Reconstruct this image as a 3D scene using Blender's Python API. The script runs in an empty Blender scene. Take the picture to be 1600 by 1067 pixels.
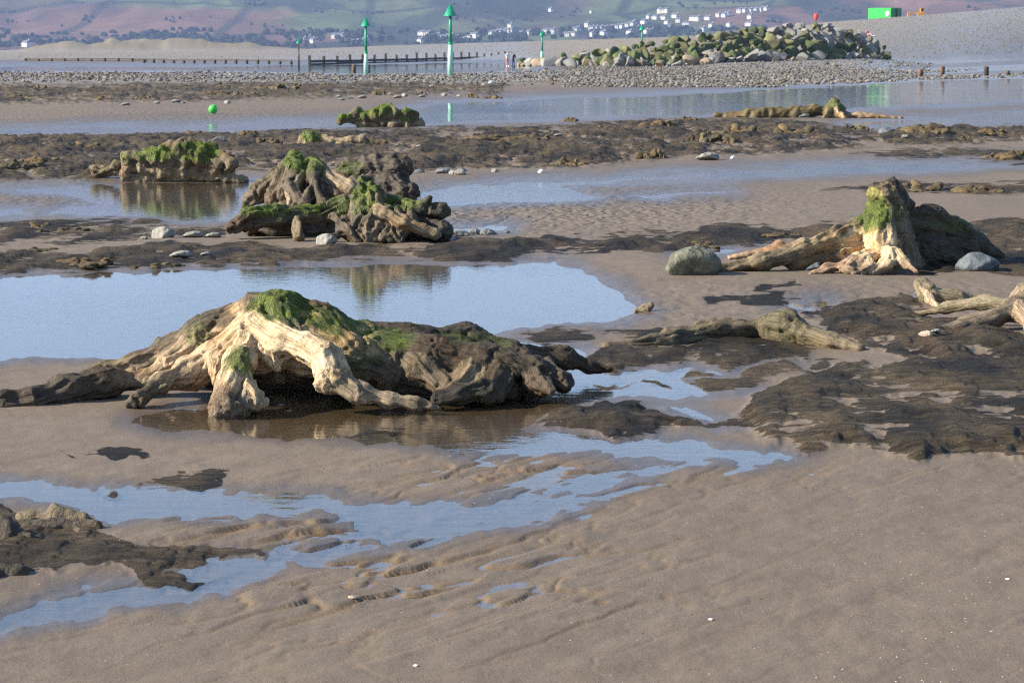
import bpy, math, random
import numpy as np
from mathutils import Vector
rng = np.random.default_rng(7)
random.seed(7)
S = bpy.context.scene
COL = S.collection
# ------------------------------------------------------------------ camera, world, sun, exposure
F, CX, CY, HOR, CAMH = 4000.0, 800.0, 533.5, 74.0, 1.7     # focal length and frame in photo pixels, eye height in metres
PITCH = math.atan((CY - HOR) / F)
cam = bpy.data.cameras.new('camera'); camo = bpy.data.objects.new('camera', cam); COL.objects.link(camo)
camo.location = (0, 0, CAMH); camo.rotation_euler = (math.pi/2 - PITCH, 0, 0)
cam.sensor_width = 36; cam.lens = F / 1600 * 36; cam.clip_start = 0.1; cam.clip_end = 30000
cam.dof.use_dof = True; cam.dof.focus_distance = 12.3; cam.dof.aperture_fstop = 18
S.camera = camo
SUN_EL, SUN_AZ = math.radians(31), math.radians(-99)       # azimuth from the view direction, to the left
w = bpy.data.worlds.new('World'); S.world = w; w.use_nodes = True
sky = w.node_tree.nodes.new('ShaderNodeTexSky'); sky.sky_type = 'NISHITA'; sky.sun_disc = False
sky.sun_elevation = SUN_EL; sky.sun_rotation = SUN_AZ; sky.air_density = 1.0; sky.dust_density = 0.25; sky.ozone_density = 3.0
bgn = w.node_tree.nodes['Background']; bgn.inputs[1].default_value = 0.085
w.node_tree.links.new(sky.outputs[0], bgn.inputs[0])
sl = bpy.data.lights.new('sun', 'SUN'); so = bpy.data.objects.new('sun', sl); COL.objects.link(so)
sl.energy = 5.0; sl.angle = math.radians(0.5); sl.color = (1.0, 0.92, 0.79)
sd = Vector((math.sin(SUN_AZ)*math.cos(SUN_EL), math.cos(SUN_AZ)*math.cos(SUN_EL), math.sin(SUN_EL)))
so.rotation_euler = sd.to_track_quat('Z', 'Y').to_euler()
S.view_settings.view_transform = 'Standard'; S.view_settings.look = 'None'
S.view_settings.exposure = 1.45; S.view_settings.gamma = 1.0
S.cycles.use_denoising = False; S.cycles.filter_width = 1.15; S.cycles.max_bounces = 6; S.cycles.volume_bounces = 0
S.cycles.transparent_max_bounces = 8

# ------------------------------------------------------------------ numeric helpers
def _hash(ix, iy, iz, seed):
    n = (ix.astype(np.int64)*374761393 + iy.astype(np.int64)*668265263 + iz.astype(np.int64)*2147483647 + seed*1442695041) & 0xFFFFFFFF
    n = ((n ^ (n >> 13)) * 1274126177) & 0xFFFFFFFF
    n = ((n ^ (n >> 15)) * 2246822519) & 0xFFFFFFFF
    return ((n ^ (n >> 16)) & 0xFFFFFF) / float(0xFFFFFF)
def n2(x, y, seed=0):
    ix = np.floor(x); iy = np.floor(y); fx = x-ix; fy = y-iy
    fx = fx*fx*(3-2*fx); fy = fy*fy*(3-2*fy); z = np.zeros_like(ix)
    a = _hash(ix, iy, z, seed); b = _hash(ix+1, iy, z, seed); c = _hash(ix, iy+1, z, seed); d = _hash(ix+1, iy+1, z, seed)
    return ((a*(1-fx)+b*fx)*(1-fy) + (c*(1-fx)+d*fx)*fy)*2-1
def n3(p, seed=0):
    i = np.floor(p); f = p-i; f = f*f*(3-2*f); x, y, z = i[:, 0], i[:, 1], i[:, 2]; fx, fy, fz = f[:, 0], f[:, 1], f[:, 2]
    r = 0
    for dz in (0, 1):
        wz = fz if dz else 1-fz
        for dy in (0, 1):
            wy = fy if dy else 1-fy
            r = r + wz*wy*(_hash(x, y+dy, z+dz, seed)*(1-fx) + _hash(x+1, y+dy, z+dz, seed)*fx)
    return r*2-1
def fbm2(x, y, o=3, seed=0):
    r = 0; a = 1; t = 0
    for k in range(o):
        r = r + a*n2(x*2**k, y*2**k, seed+k*17); t += a; a *= 0.5
    return r/t
def fbm3(p, o=3, seed=0):
    r = 0; a = 1; t = 0
    for k in range(o):
        r = r + a*n3(p*2**k, seed+k*17); t += a; a *= 0.5
    return r/t
def sstep(a, b, x):
    t = np.clip((x-a)/(b-a), 0, 1); return t*t*(3-2*t)
def mix(a, b, t):
    t = np.asarray(t)[..., None]; return np.asarray(a)*(1-t) + np.asarray(b)*t
SP, CP = math.sin(PITCH), math.cos(PITCH)
def project(x, y, z):                     # world -> photo coordinates
    dz = z - CAMH; dep = y*CP - dz*SP; dep = np.where(dep > 0.3, dep, 0.3)
    return CX + F*x/dep, CY - F*(y*SP + dz*CP)/dep
def ray(u, v):
    a = (u-CX)/F; b = (CY-v)/F
    return np.array([a, CP + b*SP, -SP + b*CP])
def P(u, v, Y):                           # the point seen at (u, v) that stands Y metres away
    r = ray(u, v); return np.array([0, 0, CAMH]) + r*(Y/r[1])
def G(u, v, z=0.0):                       # the point of the level z seen at (u, v)
    r = ray(u, v); return np.array([0, 0, CAMH]) + r*((z-CAMH)/r[2])

# ------------------------------------------------------------------ objects
def tag(o, label=None, cat=None, group=None, kind=None):
    for k, v in (('label', label), ('category', cat), ('group', group), ('kind', kind)):
        if v: o[k] = v
    return o
def empty(name, loc, label, cat, group=None):
    o = bpy.data.objects.new(name, None); o.location = loc; COL.objects.link(o); o.empty_display_size = 0.1
    return tag(o, label, cat, group)
def mesh_np(name, V, faces, col=None, extra=None, smooth=True, normals=None, vec=None):
    me = bpy.data.meshes.new(name); V = np.asarray(V, np.float32); faces = np.asarray(faces, np.int32); k = faces.shape[1]
    me.vertices.add(len(V)); me.vertices.foreach_set('co', V.ravel())
    me.loops.add(faces.size); me.loops.foreach_set('vertex_index', faces.ravel())
    me.polygons.add(len(faces)); me.polygons.foreach_set('loop_start', np.arange(0, faces.size, k, dtype=np.int32))
    me.update(calc_edges=True)
    me.polygons.foreach_set('use_smooth', np.full(len(faces), smooth))
    if col is not None:
        a = me.attributes.new('Col', 'FLOAT_COLOR', 'POINT'); c = np.ones((len(V), 4), np.float32); c[:, :3] = col
        a.data.foreach_set('color', c.ravel())
    for nme, val in (extra or {}).items():
        a = me.attributes.new(nme, 'FLOAT', 'POINT'); a.data.foreach_set('value', np.asarray(val, np.float32))
    for nme, val in (vec or {}).items():
        a = me.attributes.new(nme, 'FLOAT_VECTOR', 'POINT'); a.data.foreach_set('vector', np.asarray(val, np.float32).ravel())
    me.validate()
    if normals is not None and len(me.polygons) == len(faces): me.normals_split_custom_set_from_vertices(normals.tolist())
    return me
def link(name, me, mat=None, parent=None, loc=None):
    o = bpy.data.objects.new(name, me); COL.objects.link(o)
    if mat is not None and len(me.materials) == 0: me.materials.append(mat)
    if parent is not None: o.parent = parent
    if loc is not None: o.location = loc
    return o
def boxes(name, L, mat=None, col=None):
    """mesh of boxes (x0,x1,y0,y1,z0,z1)"""
    V = []; Fq = []
    for (x0, x1, y0, y1, z0, z1) in L:
        b = len(V)
        V += [(x0,y0,z0),(x1,y0,z0),(x1,y1,z0),(x0,y1,z0),(x0,y0,z1),(x1,y0,z1),(x1,y1,z1),(x0,y1,z1)]
        Fq += [[b+i for i in q] for q in ((3,2,1,0),(4,5,6,7),(0,1,5,4),(1,2,6,5),(2,3,7,6),(3,0,4,7))]
    me = mesh_np(name, V, Fq, None if col is None else np.tile(col, (len(V), 1)), smooth=False)
    if mat: me.materials.append(mat)
    return me
def lathe(name, prof, n=14, mat=None):
    V = []; Fq = []
    for (r, z) in prof:
        for k in range(n):
            a = 2*math.pi*k/n; V.append((r*math.cos(a), r*math.sin(a), z))
    for i in range(len(prof)-1):
        for k in range(n):
            Fq.append([i*n+k, i*n+(k+1) % n, (i+1)*n+(k+1) % n, (i+1)*n+k])
    me = mesh_np(name, V, Fq)
    if mat: me.materials.append(mat)
    return me

# ------------------------------------------------------------------ materials
def new_mat(name):
    m = bpy.data.materials.new(name); m.use_nodes = True; nt = m.node_tree
    return m, nt, nt.nodes['Principled BSDF']
def N(nt, t, **kw):
    n = nt.nodes.new(t)
    for k, v in kw.items(): setattr(n, k, v)
    return n
def attr_mat(name, scale=40, var=0.35, bump=0.3, bdist=0.01, rough=0.7, spec=0.4, stretch=(1, 1, 1), fib=False):
    """colour from the mesh's own paint layer, broken up by fine grain and relief"""
    m, nt, b = new_mat(name); L = nt.links
    at = N(nt, 'ShaderNodeAttribute', attribute_name='Col'); tc = N(nt, 'ShaderNodeTexCoord')
    mp = N(nt, 'ShaderNodeMapping'); mp.inputs['Scale'].default_value = stretch; L.new(tc.outputs['Object'], mp.inputs[0])
    no = N(nt, 'ShaderNodeTexNoise'); no.inputs['Scale'].default_value = scale; no.inputs['Detail'].default_value = 6; no.inputs['Roughness'].default_value = 0.65
    L.new(mp.outputs[0], no.inputs['Vector'])
    mr = N(nt, 'ShaderNodeMapRange'); mr.inputs[1].default_value = 0.25; mr.inputs[2].default_value = 0.75
    mr.inputs[3].default_value = 1-var; mr.inputs[4].default_value = 1+var; L.new(no.outputs[0], mr.inputs[0])
    mu = N(nt, 'ShaderNodeVectorMath', operation='MULTIPLY'); L.new(at.outputs['Color'], mu.inputs[0]); L.new(mr.outputs[0], mu.inputs[1])
    L.new(mu.outputs[0], b.inputs['Base Color'])
    bp = N(nt, 'ShaderNodeBump'); bp.inputs['Strength'].default_value = bump; bp.inputs['Distance'].default_value = bdist
    L.new(no.outputs[0], bp.inputs['Height']); L.new(bp.outputs[0], b.inputs['Normal'])
    if fib:      # fibres and cracks that run along each limb
        fa = N(nt, 'ShaderNodeAttribute', attribute_name='Fib'); fn = N(nt, 'ShaderNodeTexNoise'); fn.inputs['Scale'].default_value = 1.0; fn.inputs['Detail'].default_value = 6; fn.inputs['Roughness'].default_value = .68; L.new(fa.outputs['Vector'], fn.inputs['Vector'])
        fr_ = N(nt, 'ShaderNodeMapRange'); fr_.inputs[1].default_value = .33; fr_.inputs[2].default_value = .62; fr_.inputs[3].default_value = .32; fr_.inputs[4].default_value = 1.22; L.new(fn.outputs[0], fr_.inputs[0])
        m2 = N(nt, 'ShaderNodeVectorMath', operation='MULTIPLY'); L.new(mu.outputs[0], m2.inputs[0]); L.new(fr_.outputs[0], m2.inputs[1]); L.new(m2.outputs[0], b.inputs['Base Color'])
        b2 = N(nt, 'ShaderNodeBump'); b2.inputs['Strength'].default_value = .9; b2.inputs['Distance'].default_value = .012; L.new(fn.outputs[0], b2.inputs['Height']); L.new(bp.outputs[0], b2.inputs['Normal']); L.new(b2.outputs[0], b.inputs['Normal'])
    b.inputs['Roughness'].default_value = rough; b.inputs['Specular IOR Level'].default_value = spec
    return m
def plain_mat(name, col, rough=0.6, var=0.2, scale=6, bump=0.1, bdist=0.01, spec=0.4):
    m, nt, b = new_mat(name); L = nt.links
    tc = N(nt, 'ShaderNodeTexCoord'); no = N(nt, 'ShaderNodeTexNoise'); no.inputs['Scale'].default_value = scale; no.inputs['Detail'].default_value = 5
    oi = N(nt, 'ShaderNodeObjectInfo')
    ad = N(nt, 'ShaderNodeVectorMath', operation='ADD'); L.new(tc.outputs['Object'], ad.inputs[0]); L.new(oi.outputs['Random'], ad.inputs[1])
    L.new(ad.outputs[0], no.inputs['Vector'])
    mr = N(nt, 'ShaderNodeMapRange'); mr.inputs[1].default_value = 0.3; mr.inputs[2].default_value = 0.7
    mr.inputs[3].default_value = 1-var; mr.inputs[4].default_value = 1+var; L.new(no.outputs[0], mr.inputs[0])
    mu = N(nt, 'ShaderNodeVectorMath', operation='MULTIPLY'); mu.inputs[0].default_value = col; L.new(mr.outputs[0], mu.inputs[1])
    L.new(mu.outputs[0], b.inputs['Base Color'])
    bp = N(nt, 'ShaderNodeBump'); bp.inputs['Strength'].default_value = bump; bp.inputs['Distance'].default_value = bdist
    L.new(no.outputs[0], bp.inputs['Height']); L.new(bp.outputs[0], b.inputs['Normal'])
    b.inputs['Roughness'].default_value = rough; b.inputs['Specular IOR Level'].default_value = spec
    return m
M = {}
def beach_mat():
    m, nt, b = new_mat('beach'); L = nt.links
    at = N(nt, 'ShaderNodeAttribute', attribute_name='Col'); pa = N(nt, 'ShaderNodeAttribute', attribute_name='Pcol'); wt = N(nt, 'ShaderNodeAttribute', attribute_name='Wet')
    rp = N(nt, 'ShaderNodeAttribute', attribute_name='Ripple'); pt = N(nt, 'ShaderNodeAttribute', attribute_name='Peat')
    tc = N(nt, 'ShaderNodeTexCoord')
    def noise(sc, det, ro, vec=None, dist=0):
        n = N(nt, 'ShaderNodeTexNoise'); n.inputs['Scale'].default_value = sc; n.inputs['Detail'].default_value = det; n.inputs['Roughness'].default_value = ro; n.inputs['Distortion'].default_value = dist
        L.new(vec or tc.outputs['Object'], n.inputs['Vector']); return n
    def rng_(src, a, b, c, d, smooth=False):
        r = N(nt, 'ShaderNodeMapRange')
        if smooth: r.interpolation_type = 'SMOOTHSTEP'
        for i, v in enumerate((a, b, c, d)): r.inputs[i+1].default_value = v
        L.new(src, r.inputs[0]); return r.outputs[0]
    def math_(op, x, y):
        n = N(nt, 'ShaderNodeMath', operation=op)
        for i, q in enumerate((x, y)):
            if isinstance(q, (int, float)): n.inputs[i].default_value = q
            else: L.new(q, n.inputs[i])
        return n.outputs[0]
    def vmul(x, y):
        n = N(nt, 'ShaderNodeVectorMath', operation='MULTIPLY'); L.new(x, n.inputs[0]); L.new(y, n.inputs[1]); return n.outputs[0]
    g = noise(110, 6, .75); gm = noise(5, 8, .66); mps = N(nt, 'ShaderNodeMapping'); mps.inputs['Scale'].default_value = (.42, 1.5, 1); mps.inputs['Rotation'].default_value = (0, 0, .12); L.new(tc.outputs['Object'], mps.inputs[0]); g2 = noise(12, 9, .74, mps.outputs[0], .3); gs = noise(3.6, 8, .68, mps.outputs[0], .4)
    # sand that lies in the hollows of the peat
    fac = rng_(math_('ADD', pt.outputs['Fac'], math_('MULTIPLY', math_('SUBTRACT', gs.outputs[0], .5), 1.7)), .26, .37, 0, 1, True)
    fac = math_('MULTIPLY', fac, rng_(pt.outputs['Fac'], .02, .2, 0, 1))
    sand = vmul(vmul(at.outputs['Color'], rng_(g.outputs[0], .3, .7, .68, 1.32)), rng_(gm.outputs[0], .3, .7, .88, 1.12))
    peat = vmul(pa.outputs['Color'], rng_(g2.outputs[0], .34, .66, .28, 2.2))
    mx = N(nt, 'ShaderNodeMix', data_type='RGBA'); L.new(fac, mx.inputs[0]); L.new(sand, mx.inputs[6]); L.new(peat, mx.inputs[7]); L.new(mx.outputs[2], b.inputs['Base Color'])
    ro = N(nt, 'ShaderNodeMix'); L.new(fac, ro.inputs[0]); L.new(rng_(math_('ADD', wt.outputs['Fac'], math_('MULTIPLY', math_('SUBTRACT', gm.outputs[0], .5), .8)), .1, 1.0, .74, .28), ro.inputs[2]); ro.inputs[3].default_value = .70; L.new(ro.outputs[0], b.inputs['Roughness'])
    L.new(rng_(fac, 0, 1, .33, .13), b.inputs['Specular IOR Level'])
    b1 = N(nt, 'ShaderNodeBump'); b1.inputs['Strength'].default_value = 0.6; b1.inputs['Distance'].default_value = 0.006; L.new(g.outputs[0], b1.inputs['Height'])
    mp0 = N(nt, 'ShaderNodeMapping'); mp0.inputs['Scale'].default_value = (14, 5, 1); mp0.inputs['Rotation'].default_value = (0, 0, -.55); L.new(tc.outputs['Object'], mp0.inputs[0])
    st = noise(1.6, 5, .6, mp0.outputs[0], .5); b0 = N(nt, 'ShaderNodeBump'); b0.inputs['Strength'].default_value = .22; b0.inputs['Distance'].default_value = .006; L.new(st.outputs[0], b0.inputs['Height']); L.new(b1.outputs[0], b0.inputs['Normal'])
    b2 = N(nt, 'ShaderNodeBump'); b2.inputs['Distance'].default_value = 0.13; L.new(g2.outputs[0], b2.inputs['Height']); L.new(fac, b2.inputs['Strength']); L.new(b0.outputs[0], b2.inputs['Normal'])
    mp = N(nt, 'ShaderNodeMapping'); mp.inputs['Scale'].default_value = (7.5, 3.6, 1); mp.inputs['Rotation'].default_value = (0, 0, 0.35); L.new(tc.outputs['Object'], mp.inputs[0])
    rn = noise(1, 1.5, .5, mp.outputs[0], .6)
    b3 = N(nt, 'ShaderNodeBump'); b3.inputs['Distance'].default_value = 0.10; L.new(rn.outputs[0], b3.inputs['Height']); L.new(rp.outputs['Fac'], b3.inputs['Strength']); L.new(b2.outputs[0], b3.inputs['Normal'])
    L.new(b3.outputs[0], b.inputs['Normal'])
    return m
M['beach'] = beach_mat()
def water_mat():
    m = bpy.data.materials.new('water'); m.use_nodes = True; nt = m.node_tree; nt.nodes.clear(); L = nt.links
    out = N(nt, 'ShaderNodeOutputMaterial'); mx = N(nt, 'ShaderNodeMixShader'); fr = N(nt, 'ShaderNodeFresnel'); fr.inputs[0].default_value = 1.33
    ge = N(nt, 'ShaderNodeNewGeometry'); ir = N(nt, 'ShaderNodeMapRange'); ir.inputs[3].default_value = 1.33; ir.inputs[4].default_value = 1/1.33; L.new(ge.outputs['Backfacing'], ir.inputs[0]); L.new(ir.outputs[0], fr.inputs[0])   # same air-to-water reflectance for light passing either way
    tr = N(nt, 'ShaderNodeBsdfTransparent'); tr.inputs[0].default_value = (0.86, 0.82, 0.72, 1)
    gl = N(nt, 'ShaderNodeBsdfGlossy'); gl.inputs['Roughness'].default_value = 0.03; gl.inputs[0].default_value = (1, 1, 1, 1)
    tc = N(nt, 'ShaderNodeTexCoord'); mp = N(nt, 'ShaderNodeMapping'); mp.inputs['Scale'].default_value = (4.5, 9, 1); L.new(tc.outputs['Object'], mp.inputs[0])
    no = N(nt, 'ShaderNodeTexNoise'); no.inputs['Scale'].default_value = 1.6; no.inputs['Detail'].default_value = 3; L.new(mp.outputs[0], no.inputs['Vector'])
    mp2 = N(nt, 'ShaderNodeMapping'); mp2.inputs['Scale'].default_value = (0.12, 0.12, 1); L.new(tc.outputs['Object'], mp2.inputs[0])
    no2 = N(nt, 'ShaderNodeTexNoise'); no2.inputs['Scale'].default_value = 1.0; no2.inputs['Detail'].default_value = 2; L.new(mp2.outputs[0], no2.inputs['Vector'])
    mr = N(nt, 'ShaderNodeMapRange'); mr.inputs[1].default_value = 0.35; mr.inputs[2].default_value = 0.65; mr.inputs[3].default_value = 0.04; mr.inputs[4].default_value = 0.2; L.new(no2.outputs[0], mr.inputs[0])
    bp = N(nt, 'ShaderNodeBump'); bp.inputs['Distance'].default_value = 0.012; L.new(mr.outputs[0], bp.inputs['Strength']); L.new(no.outputs[0], bp.inputs['Height'])
    L.new(bp.outputs[0], gl.inputs['Normal']); L.new(bp.outputs[0], fr.inputs['Normal'])
    L.new(fr.outputs[0], mx.inputs[0]); L.new(tr.outputs[0], mx.inputs[1]); L.new(gl.outputs[0], mx.inputs[2]); L.new(mx.outputs[0], out.inputs[0])
    return m
M['water'] = water_mat()

# ------------------------------------------------------------------ the beach: plan of pools, peat beds and banks
# outlines in ground-plan coordinates (bearing, inverse distance), the same as photo coordinates of the level z = 0
POOLS = [
 [(-500,436),(0,429),(200,425),(420,417),(700,413),(870,411),(925,428),(960,455),(1000,490),(940,509),(860,506),(780,522),(700,570),(560,570),(300,558),(180,557),(0,560),(-500,572)],
 [(215,657),(330,632),(480,596),(640,604),(760,596),(850,568),(830,546),(780,534),(850,532),(905,546),(960,568),(1030,577),(1100,575),(1215,561),(1240,563),(1130,582),(1080,593),(1120,600),(1168,604),(1100,622),(1000,622),(900,632),(835,656),(800,668),(880,674),(960,690),(1000,685),(1100,695),(1235,718),(1180,724),(1000,712),(880,700),(760,708),(700,706),(640,690),(560,688),(480,684),(300,680),(250,669)],
 [(-300,757),(0,757),(180,765),(400,769),(520,778),(560,790),(680,793),(760,790),(850,772),(900,757),(960,742),(1030,722),(985,748),(940,770),(880,800),(800,825),(700,842),(620,856),(560,850),(540,828),(545,812),(470,806),(330,806),(200,812),(150,800),(90,786),(0,776),(-300,776)],
 [(560,848),(640,852),(560,866),(450,882),(420,900),(300,928),(220,946),(120,966),(0,992),(-300,1040),(-300,1005),(0,962),(130,926),(240,908),(300,884),(420,866),(500,856)],
 [(0,294),(120,291),(180,287),(395,286),(412,300),(385,346),(330,347),(200,336),(75,335),(110,323),(160,318),(120,307),(40,301)],
 [(655,300),(700,293),(780,289),(900,281),(1100,272),(1300,262),(1600,250),(2000,238),(2000,246),(1600,258),(1300,271),(1150,279),(1000,283),(900,289),(860,293),(935,308),(920,313),(780,318),(700,322),(655,318)],
 [(985,306),(1130,298),(1140,301),(1000,309)], [(700,355),(790,352),(780,363),(700,367)],
 [(1320,194),(1400,190),(1600,179),(2000,162),(2000,176),(1600,190),(1420,196),(1330,200)],
 [(600,178),(700,162),(1000,151),(1250,139),(1400,129),(1600,123),(2200,117),(2200,148),(1600,157),(1420,165),(1330,171),(1250,173),(1100,179),(900,182),(700,191),(620,196),(560,190)],
 [(-200,213),(20,206),(120,201),(300,197),(640,189),(640,199),(400,204),(100,209)],
 [(-900,107),(0,105),(300,106),(480,102),(800,98),(838,104),(820,110),(700,115),(560,116),(300,111),(0,111),(-900,113)],
 [(1380,106),(1500,99),(1620,93),(2200,90),(2200,96),(1620,100),(1500,105),(1400,109)],
 [(1450,117),(1560,111),(2200,105),(2200,109),(1600,114),(1480,119)],
 [(1228,474),(1292,469),(1285,482),(1238,484)], [(-100,329),(40,327),(42,335),(-100,339)], [(1065,398),(1110,388),(1175,383),(1130,396)],
 [(1000,606),(1090,662),(1160,660),(1120,666)],
]
# peat beds: outline, height, rougher, darker
BEDS = [
 ([(1150,655),(1190,622),(1290,585),(1400,570),(1600,552),(2300,520),(2300,740),(1600,714),(1400,714),(1260,708),(1190,690)], .055, .034, .5),
 ([(838,670),(880,650),(920,640),(1000,638),(1080,655),(1100,668),(980,677),(880,674)], .045, .035, .6),
 ([(905,566),(960,545),(1050,535),(1200,550),(1285,556),(1200,567),(1040,579),(960,574)], .045, .02, .8),
 ([(945,536),(1000,520),(1180,508),(1345,538),(1250,552),(1100,548)], .040, .02, .6),
 ([(1255,498),(1330,470),(1420,465),(1480,506),(1600,530),(2300,525),(2300,570),(1500,568),(1380,553),(1320,530)], .06, .05, .7),
 ([(770,532),(820,521),(880,515),(940,520),(995,527),(930,536),(850,535)], .035, .015, .9),
 ([(905,604),(960,598),(1045,598),(1035,605),(930,609)], .014, .008, .5), ([(1070,594),(1130,586),(1230,572),(1330,570),(1250,590),(1160,603)], .022, .012, .4),
 ([(1085,473),(1160,466),(1240,465),(1235,473),(1090,479)], .010, .008, .9), ([(1165,453),(1240,447),(1252,454),(1172,458)], .010, .008, .9),
 ([(-500,355),(0,350),(100,342),(250,348),(350,364),(340,376),(200,378),(100,386),(0,390),(-500,395)], .055, .04, .6),
 ([(-500,436),(0,430),(250,419),(430,410),(500,394),(400,384),(250,386),(120,398),(-500,405)], .045, .05, .55),
 ([(420,408),(500,390),(640,382),(760,376),(845,398),(800,411),(640,412)], .05, .045, .6),
 ([(760,388),(860,376),(1000,366),(1170,357),(1350,356),(1350,376),(1180,388),(1050,397),(860,402)], .045, .05, .55),
 ([(1480,352),(1700,338),(2300,330),(2300,440),(1600,436),(1470,430),(1400,434),(1330,436),(1420,424),(1540,400)], .05, .05, .55),
 ([(-600,222),(0,216),(300,211),(640,203),(900,196),(1100,187),(1250,190),(1330,202),(1600,198),(2300,190),(2300,215),(1600,224),(1400,232),(1200,242),(1040,252),(900,264),(760,268),(640,270),(400,268),(200,280),(0,286),(-600,294)], .08, .10, .45),
 ([(1330,244),(1450,236),(1600,236),(2300,228),(2300,244),(1600,252),(1420,252)], .10, .05, .5),
 ([(1290,300),(1400,288),(1600,290),(2300,282),(2300,302),(1600,307),(1420,303)], .06, .05, .7),
 ([(-700,138),(0,134),(400,131),(640,129),(800,133),(780,152),(600,151),(400,158),(0,166),(-700,170)], .11, .12, .25),
 ([(-300,812),(0,806),(60,808),(150,835),(250,853),(415,862),(330,880),(250,884),(345,906),(280,916),(180,893),(60,890),(-300,905)], .014, .030, .75),
 ([(115,714),(150,706),(238,708),(225,717),(160,721)], .007, .005, 1.), ([(243,752),(290,745),(350,748),(330,757),(270,758)], .007, .005, 1.), ([(152,780),(180,776),(205,780),(180,784)], .010, .004, 1.),
 ([(545,684),(580,676),(655,682),(640,690),(570,690)], .008, .006, .9), ([(1100,668),(1180,662),(1190,668),(1120,676)], .01, .006, .9),
]
def poly_sd(poly, u, v, sy=3.0):
    """signed distance to an outline, negative inside; only near the outline"""
    out = np.full(u.shape, 400.0); p = np.array(poly, float)
    sel = (u > p[:, 0].min()-200) & (u < p[:, 0].max()+200) & (v > p[:, 1].min()-70) & (v < p[:, 1].max()+70)
    if not sel.any(): return out
    x = u[sel]; y = v[sel]*sy; d = np.full(x.shape, 1e9); ins = np.zeros(x.shape, bool)
    for i in range(len(p)):
        ax, ay = p[i, 0], p[i, 1]*sy; bx, by = p[i-1, 0], p[i-1, 1]*sy; ex, ey = bx-ax, by-ay
        t = np.clip(((x-ax)*ex + (y-ay)*ey)/(ex*ex+ey*ey+1e-9), 0, 1)
        d = np.minimum(d, (x-ax-t*ex)**2 + (y-ay-t*ey)**2)
        c = (ay > y) != (by > y)
        ins ^= c & (x < ex*(y-ay)/(ey if abs(ey) > 1e-9 else 1e-9) + ax)
    d = np.sqrt(d); out[sel] = np.where(ins, -d, d); return out
SAND = np.array([0.134, 0.101, 0.069]); SANDW = np.array([0.070, 0.051, 0.034]); PEATD = np.array([0.020, 0.017, 0.0135]); PEATB = np.array([0.098, 0.070, 0.040])
SHING = np.array([0.17, 0.155, 0.135])
def crest_v(u): return np.interp(u, [-900,0,300,480,600,800,1000,1150,1290,1450,1600,2200], [87,84,81,77,72,66,60,54,36,25,13,-20])
def crest_d(u): return np.interp(u, [-900,0,300,480,600,800,1000,1150,1290,1600,2200], [680,650,590,540,500,460,430,415,405,405,380])
def toe_d(u): return np.interp(u, [-900,0,800,1100,1300,1600,2200], [340,330,315,300,300,368,345])
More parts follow.
